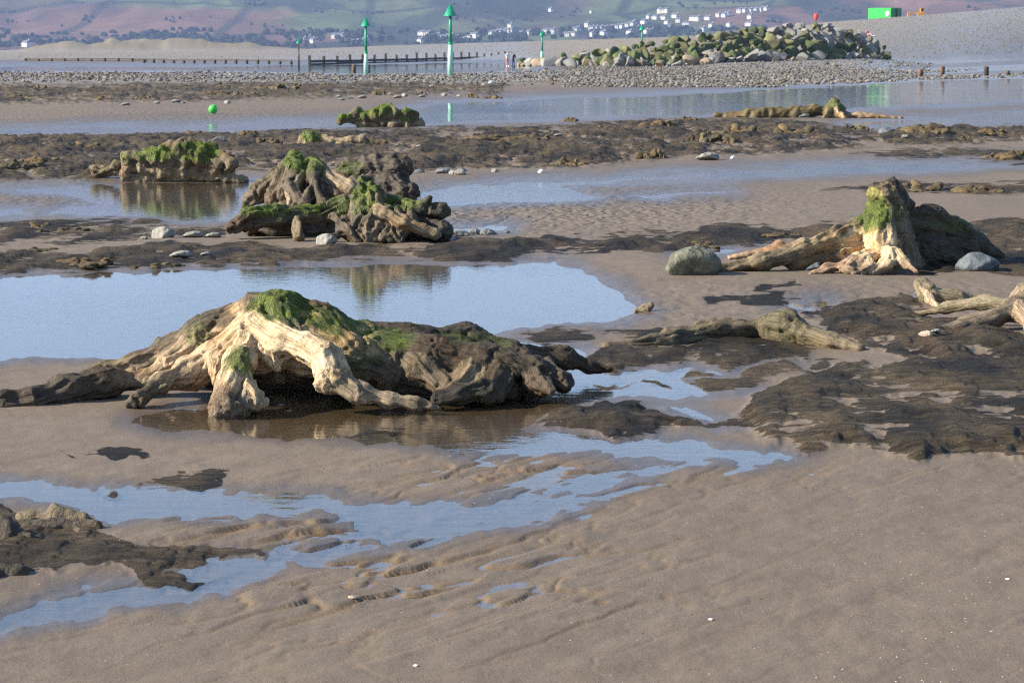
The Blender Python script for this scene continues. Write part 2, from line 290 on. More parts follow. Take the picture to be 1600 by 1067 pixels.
def terrain(x, y, full=False):
    """height of the beach; with full also its colour, wetness, ripples, peat"""
    r = np.hypot(x, y); u, v = project(x, y, np.zeros_like(x))
    fr = (y > 4)
    u = np.where(fr, u, 9e4); v = np.where(fr, v, 2000.0)
    lv = np.log(np.maximum(v-HOR, 0.7))
    wu = u + 16*fbm2(u/38, lv*13, 3, 3)*np.clip((v-60)/300, .4, 1.2); wv = v + (v-HOR)*0.020*fbm2(u/45+40, lv*15, 3, 9)
    W = np.full(x.shape, 400.0)
    for p in POOLS: W = np.minimum(W, poly_sd(p, wu, wv))
    # sand sheet: slopes off gently from the pools, drained by small runnels
    nr_ = sstep(380, 640, v); z = np.where(W > 0, (0.030-.019*nr_)*np.tanh(W/(38+22*nr_)), (0.040-.014*nr_)*np.tanh(W/80))
    z += (0.0055-.002*nr_)*fbm2(u/80, lv*20, 5, 21)*sstep(400, 20, np.abs(W)) + np.where(W > 0, 0.010*fbm2(x*0.5, y*0.4, 2, 5)*np.clip(W/150, 0, 1), 0)
    z = np.maximum(z, -0.07)
    # runnels and small scarps where the ebb has drained across the sand
    near = np.exp(-((u-640)/360)**2 - ((v-905)/95)**2) + 0.9*np.exp(-((u-820)/230)**2 - ((v-745)/40)**2) + 0.7*np.exp(-((u-430)/170)**2 - ((v-830)/26)**2) + .5*np.exp(-((u-1350)/260)**2-((v-745)/22)**2) + 0.12*sstep(640, 760, v)
    near = np.where(fr, near, 0)
    ca, sa = math.cos(1.0), math.sin(1.0); a1 = x*ca + y*sa; a2 = -x*sa + y*ca
    q = fbm2(a1*2.6 + .7*n2(x*3, y*3, 4), a2*8, 3, 31); q2 = fbm2(a1*4, a2*13, 2, 37)
    run = np.abs(q); scarp = sstep(0.0, 0.22, q) - 0.5
    z += near*(0.0080*scarp + 0.002*q2 - 0.006*(1-sstep(0, .15, run)) + .0042*(sstep(-.05, .2, fbm2(a1*4.5+8, a2*17, 2, 38))-.5)) + np.where(fr, .0022*fbm2(a1*3, a2*9, 3, 39)*sstep(600, 700, v), 0)
    z += np.where(fr, (.0035 + .010*fbm2(x*5+3, y*2.0, 5, 43))*np.exp(-((u-600)/300)**2-((v-822)/48)**2) + .004*fbm2(x*8, y*3, 4, 48)*sstep(690, 740, v) + .005*fbm2(x*6, y*2.6, 4, 44)*np.exp(-((u-930)/160)**2-((v-735)/35)**2) + .016*fbm2(x*3.5, y*1.1, 4, 46)*np.exp(-((u-950)/80)**2-((v-455)/45)**2), 0)
    # peat beds
    peat = np.zeros_like(x); dark = np.zeros_like(x)
    e1 = fbm2(x*2.2, y*1.1, 4, 51); e2 = fbm2(x*7, y*3.2, 3, 57); rid = .55-np.abs(fbm2(x*3.1+9, y*0.9, 4, 63))*2; e3 = fbm2(x*16, y*7, 3, 67)
    far = np.clip(r/30, 0, 1)
    e1f = fbm2(x*1.1, y*0.35, 4, 71)
    wu2 = u + 30*fbm2(u/50, lv*18, 4, 81)*np.clip((v-60)/300, .35, 1.3); wv2 = v + (v-HOR)*0.036*fbm2(u/60, lv*18, 4, 87)
    for poly, hh, rg, dk in BEDS:
        s = poly_sd(poly, wu2, wv2)
        k = sstep(22, -22, s)
        if not (k > 0).any(): continue
        rel = mix3(e1*.6 + e2*.55 + rid*.5 + e3*.45, e1f*.8 + e1*.6 + .5*rid + .6*e2, far)
        rel = .45*rel + .55*terrace(rel*3.2)/3.2
        hb = k*(hh*(0.55 + 0.45*sstep(0, -60, s)) + rg*rel)
        zt = hh*(0.45 + 0.55*sstep(0, -60, s)) + rg*rel; z = np.where(k > 0, z*(1-k) + np.maximum(zt, z*.5)*k, z)
        pk = k*np.clip(0.52 + .6*rel + .5*(dk-0.5), 0, 1); m = pk > peat
        peat = np.maximum(peat, pk); dark = np.where(m, dk, dark)
    # shingle rising to the bank, the bank, the dunes behind it
    sh = sstep(136, 128, v + 5*fbm2(u/60, lv*9, 2, 91))*sstep(108, 113, v + 1.5*n2(u/40, lv*9, 92)) * fr
    shr = sstep(950, 1150, u)*sstep(138, 128, v)*fr
    z += 0.05*sh*np.clip(W/40, 0, 1) + 0.6*sstep(185, 265, r)*sstep(1040, 1150, u)*sstep(1470, 1340, u)*fr
    uu = np.clip(u, -900, 2200); dc = crest_d(uu); dt = toe_d(uu); zc = CAMH + (HOR-crest_v(uu))*dc/F
    t = np.clip((r-dt)/(dc-dt), 0, 1); side = np.where(fr & (u > -4000) & (u < 6000), 1.0, 0.0)
    bank = np.where(r > dt, zc*(t**1.15), 0)*np.where(r > dc, np.maximum(1-(r-dc)/500, .35), 1)*side
    dune = 3.6*np.clip(fbm2(u/70, r/160, 4, 95)*1.3+.8, 0, 2)*np.exp(-(np.abs(u-240)/190)**4)*sstep(800, 950, r)*sstep(1400, 1100, r)*side
    far_on = (r > 250)
    z = np.where(far_on, np.maximum(z, 0)*(r < dt) + np.where(r < dt, np.minimum(z, 0), 0) + np.where(r >= dt, 0.03, 0) + bank + dune + (0.6*sstep(185, 265, r)*sstep(1040, 1150, u)*sstep(1470, 1340, u))*(r >= dt)*0, z)
    z = np.where(r > 1500, -1.0, z)
    if not full: return z
    wet = np.clip(sstep(75, 0, W) + .25*fbm2(x*.9, y*.5, 3, 101), 0, 1)*(1-peat*.4)
    wet = np.where(r < 4, .3, wet)
    c = mix(SAND*1.0, SANDW, wet*.75)
    c = c*(1 + .10*fbm2(x*1.3, y*.6, 3, 103))[:, None]
    c = c*(1 + np.where(fr, .13*fbm2(a1*1.3, a2*11, 3, 45)*sstep(640, 720, v), 0))[:, None]
    gull = near*(1-sstep(0, .25, run)); c = mix(c, c*np.array([1.08, .92, .62]), np.clip(gull*.8, 0, 1))
    pn = np.clip(.5 + .9*fbm2(x*5, y*2.4, 3, 107), 0, 1); pn2 = fbm2(x*3, y*.9, 4, 108); pc = mix(PEATD, PEATB, np.clip(pn*1.1*(1.35-dark) + .9*pn2, 0, 1))
    olive = np.array([.10, .078, .032]); pc = mix(pc, olive, np.clip(fbm2(x*2+7, y*.8, 3, 109)*1.2-.05, 0, .8)*(1-dark*.7)*far)
    shm = np.maximum(sh, shr)*(W > 0)*(peat < .4)
    c = mix(c, SHING*(1+.25*fbm2(x*1.5, y*.5, 2, 111))[:, None], np.clip(shm*.9, 0, 1))
    strata = np.clip(.5 + .5*np.sin(t*17 + fbm2(u/200, r/30, 2, 113)*2), 0, 1)
    bc = mix(np.array([.185, .163, .130]), np.array([.20, .145, .092]), strata*np.where(u > 1200, .5*np.exp(-((t-.35)/.13)**2)*2, .35))
    c = mix(c, bc, np.where((r > dt) & (side > 0), sstep(0, .12, t), 0))
    c = mix(c, np.array([.16, .125, .07]), np.clip(dune/1.5, 0, 1))
    rip = np.clip(np.exp(-((u-860)/330)**2-((v-328)/38)**2) + .8*np.exp(-((u-300)/420)**2-((v-182)/18)**2) + .6*np.exp(-((u-100)/140)**2-((v-312)/14)**2) + .25*sstep(420, 470, v)*sstep(560, 500, v)*sstep(800, 900, u) + .06, 0, 1)*(1-peat)*fr
    return z, c, wet, rip, peat*(r < 300), pc
def terrace(x):
    f = np.floor(x); t = x-f; return f + sstep(.36, .64, t)
def mix3(a, b, t): return a*(1-t) + b*t

ang = np.linspace(-0.213, 0.213, 720); st = 0.0012; ex = [0.213]
while ex[-1] < math.pi:
    st *= 1.085; ex.append(min(ex[-1]+st, math.pi))
ex = np.array(ex[1:]); ang = np.concatenate([-ex[::-1], ang, ex])
rr = list(np.linspace(0.3, 5.6, 16)); d = 5.9
while d < 240: rr.append(d); d += 0.0135*(d/6.5)**1.5
while d < 720: rr.append(d); d *= 1.012
while d < 9000: rr.append(d); d *= 1.09
rr = np.array(rr + [9000.0])
A, R = np.meshgrid(ang, rr); X = (np.sin(A)*R).ravel(); Yg = (np.cos(A)*R).ravel()
Z, C, WET, RIP, PEAT, PCOL = terrain(X, Yg, True)
nc = len(ang); nr = len(rr)
idx = np.arange(nc*nr).reshape(nr, nc)
fq = np.stack([idx[:-1, :-1], idx[:-1, 1:], idx[1:, 1:], idx[1:, :-1]], -1).reshape(-1, 4)[:, ::-1]
me = mesh_np('beach', np.stack([X, Yg, Z], 1), fq, C, {'Wet': WET, 'Ripple': RIP, 'Peat': PEAT})
pa_ = me.attributes.new('Pcol', 'FLOAT_COLOR', 'POINT'); pa_.data.foreach_set('color', np.concatenate([PCOL, np.ones((len(X), 1))], 1).astype(np.float32).ravel())
beach = tag(link('beach', me, M['beach']), kind='structure', label='brown tidal sand flat with peat beds and shingle')
wm = mesh_np('water', [(-6000, -6000, 0), (6000, -6000, 0), (6000, 9000, 0), (-6000, 9000, 0)], [[0, 1, 2, 3]])
water = tag(link('water', wm, M['water']), kind='structure', label='shallow tidal water standing in pools and channels')
def ground(x, y):
    return float(terrain(np.array([float(x)]), np.array([float(y)]))[0])
# ------------------------------------------------------------------ organic solids: tapering limbs blended into one skin
def seg_eval(p, a, b, ra, rb):
    ba = b-a; pa = p-a; t = np.clip((pa @ ba)/(ba @ ba + 1e-12), 0, 1)
    q = a + t[..., None]*ba; w_ = p-q
    return np.sqrt((w_*w_).sum(-1)) - (ra + t*(rb-ra)), t, q
def surface_nets(D, o, h):
    s = D < 0; nx, ny, nz = D.shape
    c = [s[i:nx-1+i, j:ny-1+j, k:nz-1+k] for i in (0, 1) for j in (0, 1) for k in (0, 1)]
    al = c[0].copy(); an = c[0].copy()
    for q in c[1:]: al &= q; an |= q
    act = np.argwhere(an & ~al); ids = np.full((nx-1, ny-1, nz-1), -1, np.int32); ids[act[:, 0], act[:, 1], act[:, 2]] = np.arange(len(act))
    off = np.array([(i, j, k) for i in (0, 1) for j in (0, 1) for k in (0, 1)])
    dv = np.stack([D[act[:, 0]+q[0], act[:, 1]+q[1], act[:, 2]+q[2]] for q in off], 1)
    acc = np.zeros((len(act), 3)); cnt = np.zeros(len(act))
    for a in range(8):
        for b in range(a+1, 8):
            if np.abs(off[a]-off[b]).sum() != 1: continue
            m = (dv[:, a] < 0) != (dv[:, b] < 0); t = dv[m, a]/(dv[m, a]-dv[m, b])
            acc[m] += off[a] + t[:, None]*(off[b]-off[a]); cnt[m] += 1
    V = o + h*(act + acc/cnt[:, None]); Fc = []
    for ax in range(3):
        sl0 = [slice(None)]*3; sl1 = [slice(None)]*3; sl0[ax] = slice(0, -1); sl1[ax] = slice(1, None)
        e = np.argwhere(s[tuple(sl0)] != s[tuple(sl1)]); a1, a2 = (ax+1) % 3, (ax+2) % 3
        e = e[(e[:, a1] > 0) & (e[:, a2] > 0) & (e[:, a1] < D.shape[a1]-1) & (e[:, a2] < D.shape[a2]-1)]
        q = []
        for (d1, d2) in ((1, 1), (0, 1), (0, 0), (1, 0)):
            t = e.copy(); t[:, a1] -= d1; t[:, a2] -= d2; q.append(ids[t[:, 0], t[:, 1], t[:, 2]])
        q = np.stack(q, 1); fl = ~s[e[:, 0], e[:, 1], e[:, 2]]
        q[fl] = q[fl][:, ::-1]; Fc.append(q)
    Fc = np.concatenate(Fc); return V, Fc[(Fc >= 0).all(1)]
def vnormals(V, Fc):
    n = np.cross(V[Fc[:, 2]]-V[Fc[:, 0]], V[Fc[:, 3]]-V[Fc[:, 1]]); out = np.zeros_like(V)
    for k in range(4):
        for c in range(3): out[:, c] += np.bincount(Fc[:, k], n[:, c], len(V))
    return out/(np.linalg.norm(out, axis=1, keepdims=True)+1e-12)
CREAM = (.47, .335, .185); BROWN = (.095, .068, .037); DARKW = (.035, .026, .017); OLIVE = (.12, .10, .042); MUD = (.16, .118, .075); PINK = (.33, .215, .125)
MOSS = np.array([.028, .048, .004]); MOSSB = np.array([.115, .150, .009])
def build_solid(limbs, h, k=0.05, cuts=(), rough=0.012, grain=0.010, seed=0, floor=-0.12, lump=3.0, crumb=.8):
    """limbs: list of dict(pts=[(x,y,z,r)...], part, col). Returns V, F, N, limb index, per-vertex base colour"""
    segs = []
    for li, l in enumerate(limbs):
        p = l['pts']; s0 = 0
        if len(p) == 1: p = [p[0], (p[0][0]+1e-3, p[0][1], p[0][2], p[0][3])]
        for i in range(len(p)-1):
            a = np.array(p[i][:3], float); b = np.array(p[i+1][:3], float); segs.append((a, b, p[i][3], p[i+1][3], li, s0)); s0 += np.linalg.norm(b-a)
    lo = np.min([np.minimum(s[0]-s[2], s[1]-s[3]) for s in segs], 0) - .08; hi = np.max([np.maximum(s[0]+s[2], s[1]+s[3]) for s in segs], 0) + .08
    lo[2] = max(lo[2], floor); n = np.ceil((hi-lo)/h).astype(int)+2
    D = np.full(n, 1.0); ax = [lo[i]+h*np.arange(n[i]) for i in range(3)]
    def apply(a, b, ra, rb, fn):
        m = max(ra, rb) + k + 3*h; l = np.minimum(a, b)-m; u = np.maximum(a, b)+m
        i0 = [max(int((l[i]-lo[i])/h), 0) for i in range(3)]; i1 = [min(int((u[i]-lo[i])/h)+2, n[i]) for i in range(3)]
        if any(i1[i] <= i0[i] for i in range(3)): return
        sl = tuple(slice(i0[i], i1[i]) for i in range(3))
        g = np.stack(np.meshgrid(*[ax[i][sl[i]] for i in range(3)], indexing='ij'), -1); d, _, _ = seg_eval(g, a, b, ra, rb)
        D[sl] = fn(D[sl], d)
    def smin(x, y):
        hh = np.clip(.5+.5*(y-x)/k, 0, 1); return y*(1-hh)+x*hh - k*hh*(1-hh)
    early = [s for s in segs if not limbs[s[4]].get('late')]; late = [s for s in segs if limbs[s[4]].get('late')]
    for s in early: apply(s[0], s[1], s[2], s[3], smin)
    for (a, b, ra, rb) in cuts: apply(np.array(a, float), np.array(b, float), ra, rb, lambda x, y: np.maximum(x, -y))
    for s in late: apply(s[0], s[1], s[2], s[3], smin)
    D[:, :, 0] = np.maximum(D[:, :, 0], h*.5)
    for i in (0, -1): D[i] = 1; D[:, i] = 1
    D[:, :, -1] = 1; D[:, :, 0] = np.maximum(D[:, :, 0], .3*h)
    V, Fc = surface_nets(D, lo, h)
    best = np.full(len(V), 1e9); lim = np.zeros(len(V), int); S_ = np.zeros(len(V)); Q = np.zeros((len(V), 3))
    for s in segs:
        d, t, q = seg_eval(V, s[0], s[1], s[2], s[3]); m = d < best
        best[m] = d[m]; lim[m] = s[4]; S_[m] = s[5]+t[m]*np.linalg.norm(s[1]-s[0]); Q[m] = q[m]
    Nn = vnormals(V, Fc)
    wq = (V-Q)/h
    gc = wq*0.16 + np.stack([S_*lump*1.1, S_*lump*.7, S_*lump*.9], 1)
    g = 1-2*np.abs(fbm3(gc+seed, 2, seed+5))
    fl = np.array([1.0 if l['part'] in ('trunk', 'mound') else .35 for l in limbs])[lim]
    rdg = .5-2*np.abs(fbm3(V*np.array([.085, .085, .022])/h+seed, 3, seed+21)); bil = np.abs(fbm3(V*.07/h+seed, 3, seed+23))*2-.5
    fine = .5-2*np.abs(fbm3(wq*.33 + np.stack([S_*lump*1.9, S_*lump*1.3, S_*lump*1.6], 1)+seed, 2, seed+31))
    dsp = rough*(.8*fbm3(V*.028/h+seed, 3, seed) + .9*fl*rdg + crumb*bil + (.2+.4*crumb)*fbm3(V*.22/h, 2, seed+3)) + grain*(g-.5 + .42*fine)
    g = .45*g + .5*rdg*fl + .4*fine
    V = V + Nn*dsp[:, None]; Nn = vnormals(V, Fc)
    return V, Fc, Nn, lim, g, (V-Q)*FIB[0] + S_[:, None]*np.array([1, .7, .9])*FIB[1]
FIB = (100.0, 7.0)
def solid_colour(V, Nn, lim, g, limbs, seed=0, moss=(), sc=1.0, dirt_shade=.5, mudline=0.05, zones=()):
    cols = np.array([l['col'] for l in limbs])[lim]; zn = fbm3(V*9/sc+seed, 3, seed+41)
    for (c_, r_, col_, st_) in zones:      # patches where the bark has worn off, crust grows, or shade is painted on dark bark
        d_ = np.linalg.norm((V-np.array(c_))/np.array(r_), axis=1) + .3*zn - .15*np.clip(g, -1, 1); cols = mix(cols, np.array(col_), st_*sstep(1.15, .7, d_))
    # soften the change of colour between limbs
    n1 = fbm3(V*7/sc+seed, 3, seed+11); n2_ = fbm3(V*22/sc, 2, seed+13)
    cols = cols*(1 + .25*n1 + .2*n2_ + .22*np.clip(g, -1, .7))[:, None]; ochre = np.clip(fbm3(V*5/sc+60, 3, seed+19)*1.8-.1, 0, .7); cols = mix(cols, cols*np.array([.82, .62, .38]), ochre)
    crack_shade = np.clip((-.10-g)*1.6, 0, .9)*(.4+dirt_shade); cols = mix(cols, np.array(DARKW)*1.3, crack_shade)  # crevices darkened for contrast: shade painted in along with dirt
    stain = np.clip(fbm3(V*4/sc+30, 3, seed+15)*2.0-.35, 0, .75)*dirt_shade; cols = mix(cols, np.array(OLIVE)*.9, stain)
    low = np.clip(1-(V[:, 2]/mudline), 0, 1)*.55; cols = mix(cols, np.array(MUD)*.65, np.clip(low, 0, 1))
    mo = np.zeros(len(V))
    for (c, r, s_) in moss:
        d = np.linalg.norm((V-np.array(c))/np.array(r), axis=1) + .55*n1 + .3*n2_
        mo = np.maximum(mo, s_*sstep(1.2, .6, d)*sstep(-.35, .25, Nn[:, 2]+.3*n1 + .15))
    cols = mix(cols, mix(MOSS, MOSSB, np.clip(.5+n2_, 0, 1)), np.clip(mo, 0, .95))
    return np.clip(cols, .004, 1), mo
def strands(V, Nn, mo, count, length, width, seed=0):
    """short hanging weed blades rooted on the skin"""
    r = np.random.default_rng(seed); c = np.where(mo > .2)[0]
    if len(c) == 0: return None
    pr = sstep(.2, .95, mo[c]) + 1e-4; pick = r.choice(c, min(count, len(c)*6), p=pr/pr.sum()); VV = []; FF = []; CC = []
    for i in pick:
        p = V[i] + r.normal(0, width*1.5, 3); n = Nn[i]; dn = np.array([0, 0, -1.0]); tdir = dn - n*(dn @ n); tl = np.linalg.norm(tdir)
        tdir = tdir/(tl+1e-6) if tl > .15 else np.cross(n, r.normal(size=3)); tdir = tdir + r.normal(0, .25, 3); tdir /= np.linalg.norm(tdir)+1e-9
        sd_ = np.cross(n, tdir); sd_ /= np.linalg.norm(sd_)+1e-9; L_ = length*r.uniform(.5, 1.3); w_ = width*r.uniform(.6, 1.3); b = len(VV)
        sh_ = r.uniform(.6, 1.5); colr = mix(MOSS, MOSSB, np.array(r.uniform(0, 1)))*sh_
        for kk, (f, up, ww) in enumerate(((0, .0, 1), (.35, .04, .9), (.75, .025, .6), (1, -.02, .15))):
            m = p + tdir*L_*f + n*L_*up; VV += [m-sd_*w_*ww, m+sd_*w_*ww]; CC += [colr, colr]
        FF += [[b+2*q, b+2*q+1, b+2*q+3, b+2*q+2] for q in range(3)]
    return np.array(VV), np.array(FF), np.array(CC)
M['wood'] = attr_mat('weathered_wood', 45, .30, .5, .010, .62, .3, fib=True)
M['peat'] = attr_mat('crumbly_peat', 30, .45, .9, .03, .75, .3)
M['weed'] = attr_mat('green_weed', 80, .3, .1, .002, .5, .3)
def L_(name, pts, col, late=False):       # pts in plan/photo coordinates with their distance
    return dict(part=name, col=col, late=late, pts=[tuple(P(u, v, Y)) + (r,) for (u, v, Y, r) in pts])
def make_stump(name, label, cat, limbs, h, group=None, moss=(), cuts=(), k=.05, rough=.012, grain=.010, seed=0, mat='wood', weed=(0, .04, .004), sc=1.0, dirt_shade=.5, lump=3.0, mudline=.05, crumb=None, zones=(), fibs=1.0):
    mo_ = [((P(*c)), r, s_) for (c, r, s_) in moss]; cu = [(P(*a), P(*b), ra, rb) for (a, b, ra, rb) in cuts]
    V, Fc, Nn, lim, g, fib = build_solid(limbs, h, k, cu, rough, grain, seed, lump=lump, crumb=(.22 if mat == 'wood' else 1.0) if crumb is None else crumb)
    c, mo = solid_colour(V, Nn, lim, g, limbs, seed, mo_, sc, dirt_shade, mudline, [(P(*z_[0]),)+tuple(z_[1:]) for z_ in zones])
    base = np.array([V[:, 0].mean(), V[:, 1].mean(), 0.0])
    root = empty(name, base, label, cat, group)
    parts = {}
    for i, l in enumerate(limbs): parts.setdefault(l['part'] if l['part'] in ('trunk', 'mound', 'log') else l['part']+'#%d' % i, []).append(i)
    fl = lim[Fc[:, 0]].copy()
    for pn, ii in parts.items():           # stray scraps of a root join the limb they touch
        if '#' not in pn: continue
        fi = np.where(np.isin(fl, ii))[0]
        if len(fi) < 4: continue
        vi, inv = np.unique(Fc[fi], return_inverse=True); inv = inv.reshape(-1, 4); lb = np.arange(len(vi))
        while True:
            m_ = lb[inv].min(1); nl = lb.copy(); np.minimum.at(nl, inv.ravel(), np.repeat(m_, 4)); nl = nl[nl]
            if (nl == lb).all(): break
            lb = nl
        fc_ = lb[inv[:, 0]]; ids, cn = np.unique(fc_, return_counts=True)
        for c_ in ids:
            if c_ == ids[cn.argmax()]: continue
            sc_ = fi[fc_ == c_]; nb_ = np.isin(Fc, Fc[sc_]).any(1) & ~np.isin(fl, ii)
            if nb_.any(): fl[sc_] = np.bincount(fl[nb_]).argmax()
    for pn, ii in parts.items():
        f = Fc[np.isin(fl, ii)]
        if len(f) < 4: continue
        vi, inv = np.unique(f, return_inverse=True)
        link(pn.split('#')[0], mesh_np(pn.split('#')[0], V[vi]-base, inv.reshape(f.shape), c[vi], normals=Nn[vi], vec={'Fib': fib[vi]/fibs}), M[mat], root)
    if weed[0]:
        s_ = strands(V, Nn, mo, weed[0], weed[1], weed[2], seed)
        if s_: tag(link('algae', mesh_np('algae', s_[0]-base, s_[1], s_[2]), M['weed'], root), kind='stuff')
    return root

# ---- the big stump in its pool
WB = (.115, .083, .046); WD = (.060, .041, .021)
limbs = [
 L_('trunk', [(345,524,12.6,.085),(400,496,12.55,.098),(440,491,12.5,.092),(500,514,12.55,.105),(560,540,12.6,.105)], WB),
 L_('trunk', [(345,578,12.75,.11),(450,566,12.85,.15),(560,588,12.8,.13)], WB),
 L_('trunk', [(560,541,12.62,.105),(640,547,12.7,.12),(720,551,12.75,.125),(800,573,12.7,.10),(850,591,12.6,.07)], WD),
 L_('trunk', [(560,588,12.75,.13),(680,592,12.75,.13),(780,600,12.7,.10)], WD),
 L_('trunk', [(335,566,12.45,.085),(395,545,12.40,.10),(470,545,12.38,.105),(540,565,12.38,.105),(595,580,12.40,.10)], WB),
 L_('trunk', [(430,490,12.48,.075),(450,530,12.38,.09)], WB),
 L_('trunk', [(500,515,12.5,.09),(545,560,12.36,.09)], WB),
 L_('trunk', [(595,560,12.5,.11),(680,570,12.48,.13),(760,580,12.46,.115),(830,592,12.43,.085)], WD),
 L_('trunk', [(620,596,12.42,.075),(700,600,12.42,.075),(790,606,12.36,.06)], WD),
 L_('root', [(405,508,12.45,.07),(350,556,12.32,.062),(300,588,12.3,.05),(235,602,12.35,.03)], WB),
 L_('root', [(380,496,12.6,.055),(320,516,12.6,.066),(262,548,12.6,.055),(215,567,12.6,.045),(165,578,12.6,.03),(135,583,12.6,.014)], WB),
 L_('root', [(300,540,12.5,.055),(262,574,12.42,.045),(225,594,12.4,.03)], WB),
 L_('root', [(235,594,12.42,.03),(160,598,12.3,.064),(100,608,12.18,.056),(50,622,12.05,.042),(5,627,12.0,.036),(-60,631,11.95,.022)], (.085,.064,.04)),
 L_('root', [(332,556,12.35,.045),(290,580,12.25,.038),(250,600,12.14,.034),(215,625,12.0,.026),(203,632,11.98,.014)], WB),
 L_('root', [(388,540,12.3,.038),(375,566,12.12,.06),(367,602,11.97,.068),(358,636,11.85,.072),(336,658,11.8,.036)], (.17,.125,.078), True),
 L_('root', [(372,606,11.95,.05),(400,628,11.87,.032),(417,637,11.85,.012)], (.2,.15,.09), True),
 L_('root', [(400,514,12.38,.055),(440,532,12.25,.05),(480,543,12.15,.048),(508,558,12.08,.058),(520,584,12.02,.052),(502,602,12.0,.026)], CREAM, True),
 L_('root', [(424,526,12.34,.04),(424,556,12.26,.028),(436,580,12.2,.016)], CREAM, True),
 L_('root', [(520,592,12.03,.048),(560,615,11.96,.034),(610,628,11.95,.020),(650,632,11.95,.022),(684,638,11.95,.010)], (.20,.15,.09), True),
 L_('root', [(365,535,12.36,.03),(345,572,12.22,.03),(338,602,12.15,.02)], (.28,.19,.11), True),
 L_('root', [(610,550,12.48,.05),(655,574,12.36,.042),(692,602,12.27,.03),(702,612,12.22,.022)], WB, True),
 L_('root', [(738,562,12.46,.05),(735,588,12.3,.038),(712,612,12.17,.032)], (.15,.115,.065), True),
 L_('root', [(684,624,12.1,.034),(752,608,12.15,.045)], (.03,.023,.015), True),
 L_('root', [(790,574,12.46,.05),(776,600,12.28,.042),(770,620,12.17,.04)], WD, True),
 L_('root', [(830,578,12.46,.05),(842,600,12.3,.036),(864,615,12.2,.02)], (.10,.075,.046), True),
 L_('root', [(850,574,12.55,.05),(880,597,12.4,.034),(890,609,12.35,.016)], (.06,.045,.028), True),
 L_('root', [(815,554,12.9,.05),(880,560,13.0,.046),(922,575,13.0,.024),(952,578,13.0,.02)], WD, True),
]
make_stump('tree_stump', 'large bleached tree stump with green weed on its crown, roots in a still pool', 'tree stump', limbs, .0082, group=None,
  zones=[((420,545,12.3),(.40,.6,.24),(.58,.42,.23),.95),((470,560,12.1),(.16,.3,.14),(.66,.49,.29),.9),((300,565,12.4),(.26,.4,.13),(.46,.325,.185),.85),((520,530,12.35),(.24,.3,.10),(.44,.30,.14),.8),((215,580,12.5),(.18,.3,.07),(.30,.215,.125),.8),((415,634,11.85),(.05,.06,.06),(.5,.36,.22),.8),((590,622,11.95),(.14,.1,.03),(.40,.29,.17),.7),((735,590,12.25),(.05,.1,.07),(.34,.27,.16),.7),
         ((345,495,12.6),(.20,.2,.05),(.060,.045,.028),.85),((270,535,12.65),(.2,.2,.05),(.075,.057,.033),.7),((720,520,12.75),(.40,.3,.08),(.040,.031,.02),.85)],
  moss=[((440,472,12.42),(.15,.24,.10),1.0),((515,498,12.5),(.22,.22,.075),1.0),((600,528,12.5),(.2,.22,.06),.8),((373,566,12.02),(.09,.14,.14),.9),((312,525,12.5),(.06,.15,.06),.5),((700,535,12.65),(.35,.25,.06),.4),((560,560,12.35),(.12,.15,.06),.5)],
  cuts=[((440,612,11.9),(438,602,12.55),.115,.10),((395,618,12.0),(405,605,12.4),.06,.05),((470,620,11.9),(470,610,12.4),.07,.05),((575,616,12.0),(580,606,12.33),.055,.045),((812,602,12.1),(815,592,12.40),.05,.04)],
  k=.075, rough=.012, grain=.019, seed=2, weed=(2000, .030, .0010), lump=2.0, dirt_shade=.75)
# ---- the tall stump beside the grey boulder
TD_SHADE = (.060, .044, .026); TB = (.15, .11, .06)  # right-side colour: dark bark with the shade of that side painted in
limbs = [
 L_('trunk', [(1381,304,19.6,.07),(1383,325,19.58,.10),(1384,352,19.55,.14),(1388,388,19.55,.19),(1394,420,19.55,.24)], TB),
 L_('trunk', [(1368,300,19.6,.045),(1394,297,19.65,.055),(1414,322,19.65,.06)], (.035,.026,.015)),
 L_('root', [(1352,356,19.62,.075),(1310,371,19.5,.072),(1250,391,19.3,.058),(1190,411,19.15,.046),(1128,422,19.1,.030)], TB),
 L_('trunk', [(1355,402,19.6,.12),(1315,402,19.45,.07),(1240,416,19.25,.038)], TB),
 L_('root', [(1310,379,19.6,.022),(1220,389,19.6,.018),(1140,403,19.6,.011)], PINK),
 L_('root', [(1366,396,19.15,.04),(1340,410,19.0,.026),(1292,421,18.95,.020),(1268,428,18.9,.014)], PINK, True),
 L_('root', [(1386,398,19.12,.045),(1386,414,18.97,.034),(1366,427,18.9,.020)], (.34,.235,.14), True),
 L_('root', [(1400,398,19.1,.032),(1412,411,18.97,.018),(1434,425,18.85,.012)], (.30,.21,.12), True),
 L_('root', [(1334,404,19.05,.024),(1322,420,18.9,.020),(1348,429,18.9,.015)], (.27,.18,.105), True),
 L_('root', [(1350,400,19.1,.024),(1356,417,18.95,.018),(1335,428,18.88,.013)], (.22,.15,.09), True),
 L_('trunk', [(1380,340,19.45,.06),(1376,372,19.36,.075),(1372,405,19.28,.07)], TB),
 L_('root', [(1405,350,19.75,.12),(1450,352,19.85,.125),(1490,370,19.95,.12),(1525,388,20,.085),(1565,401,20,.03)], TD_SHADE),
 L_('trunk', [(1440,395,19.8,.19),(1505,404,19.85,.13)], TD_SHADE),
]
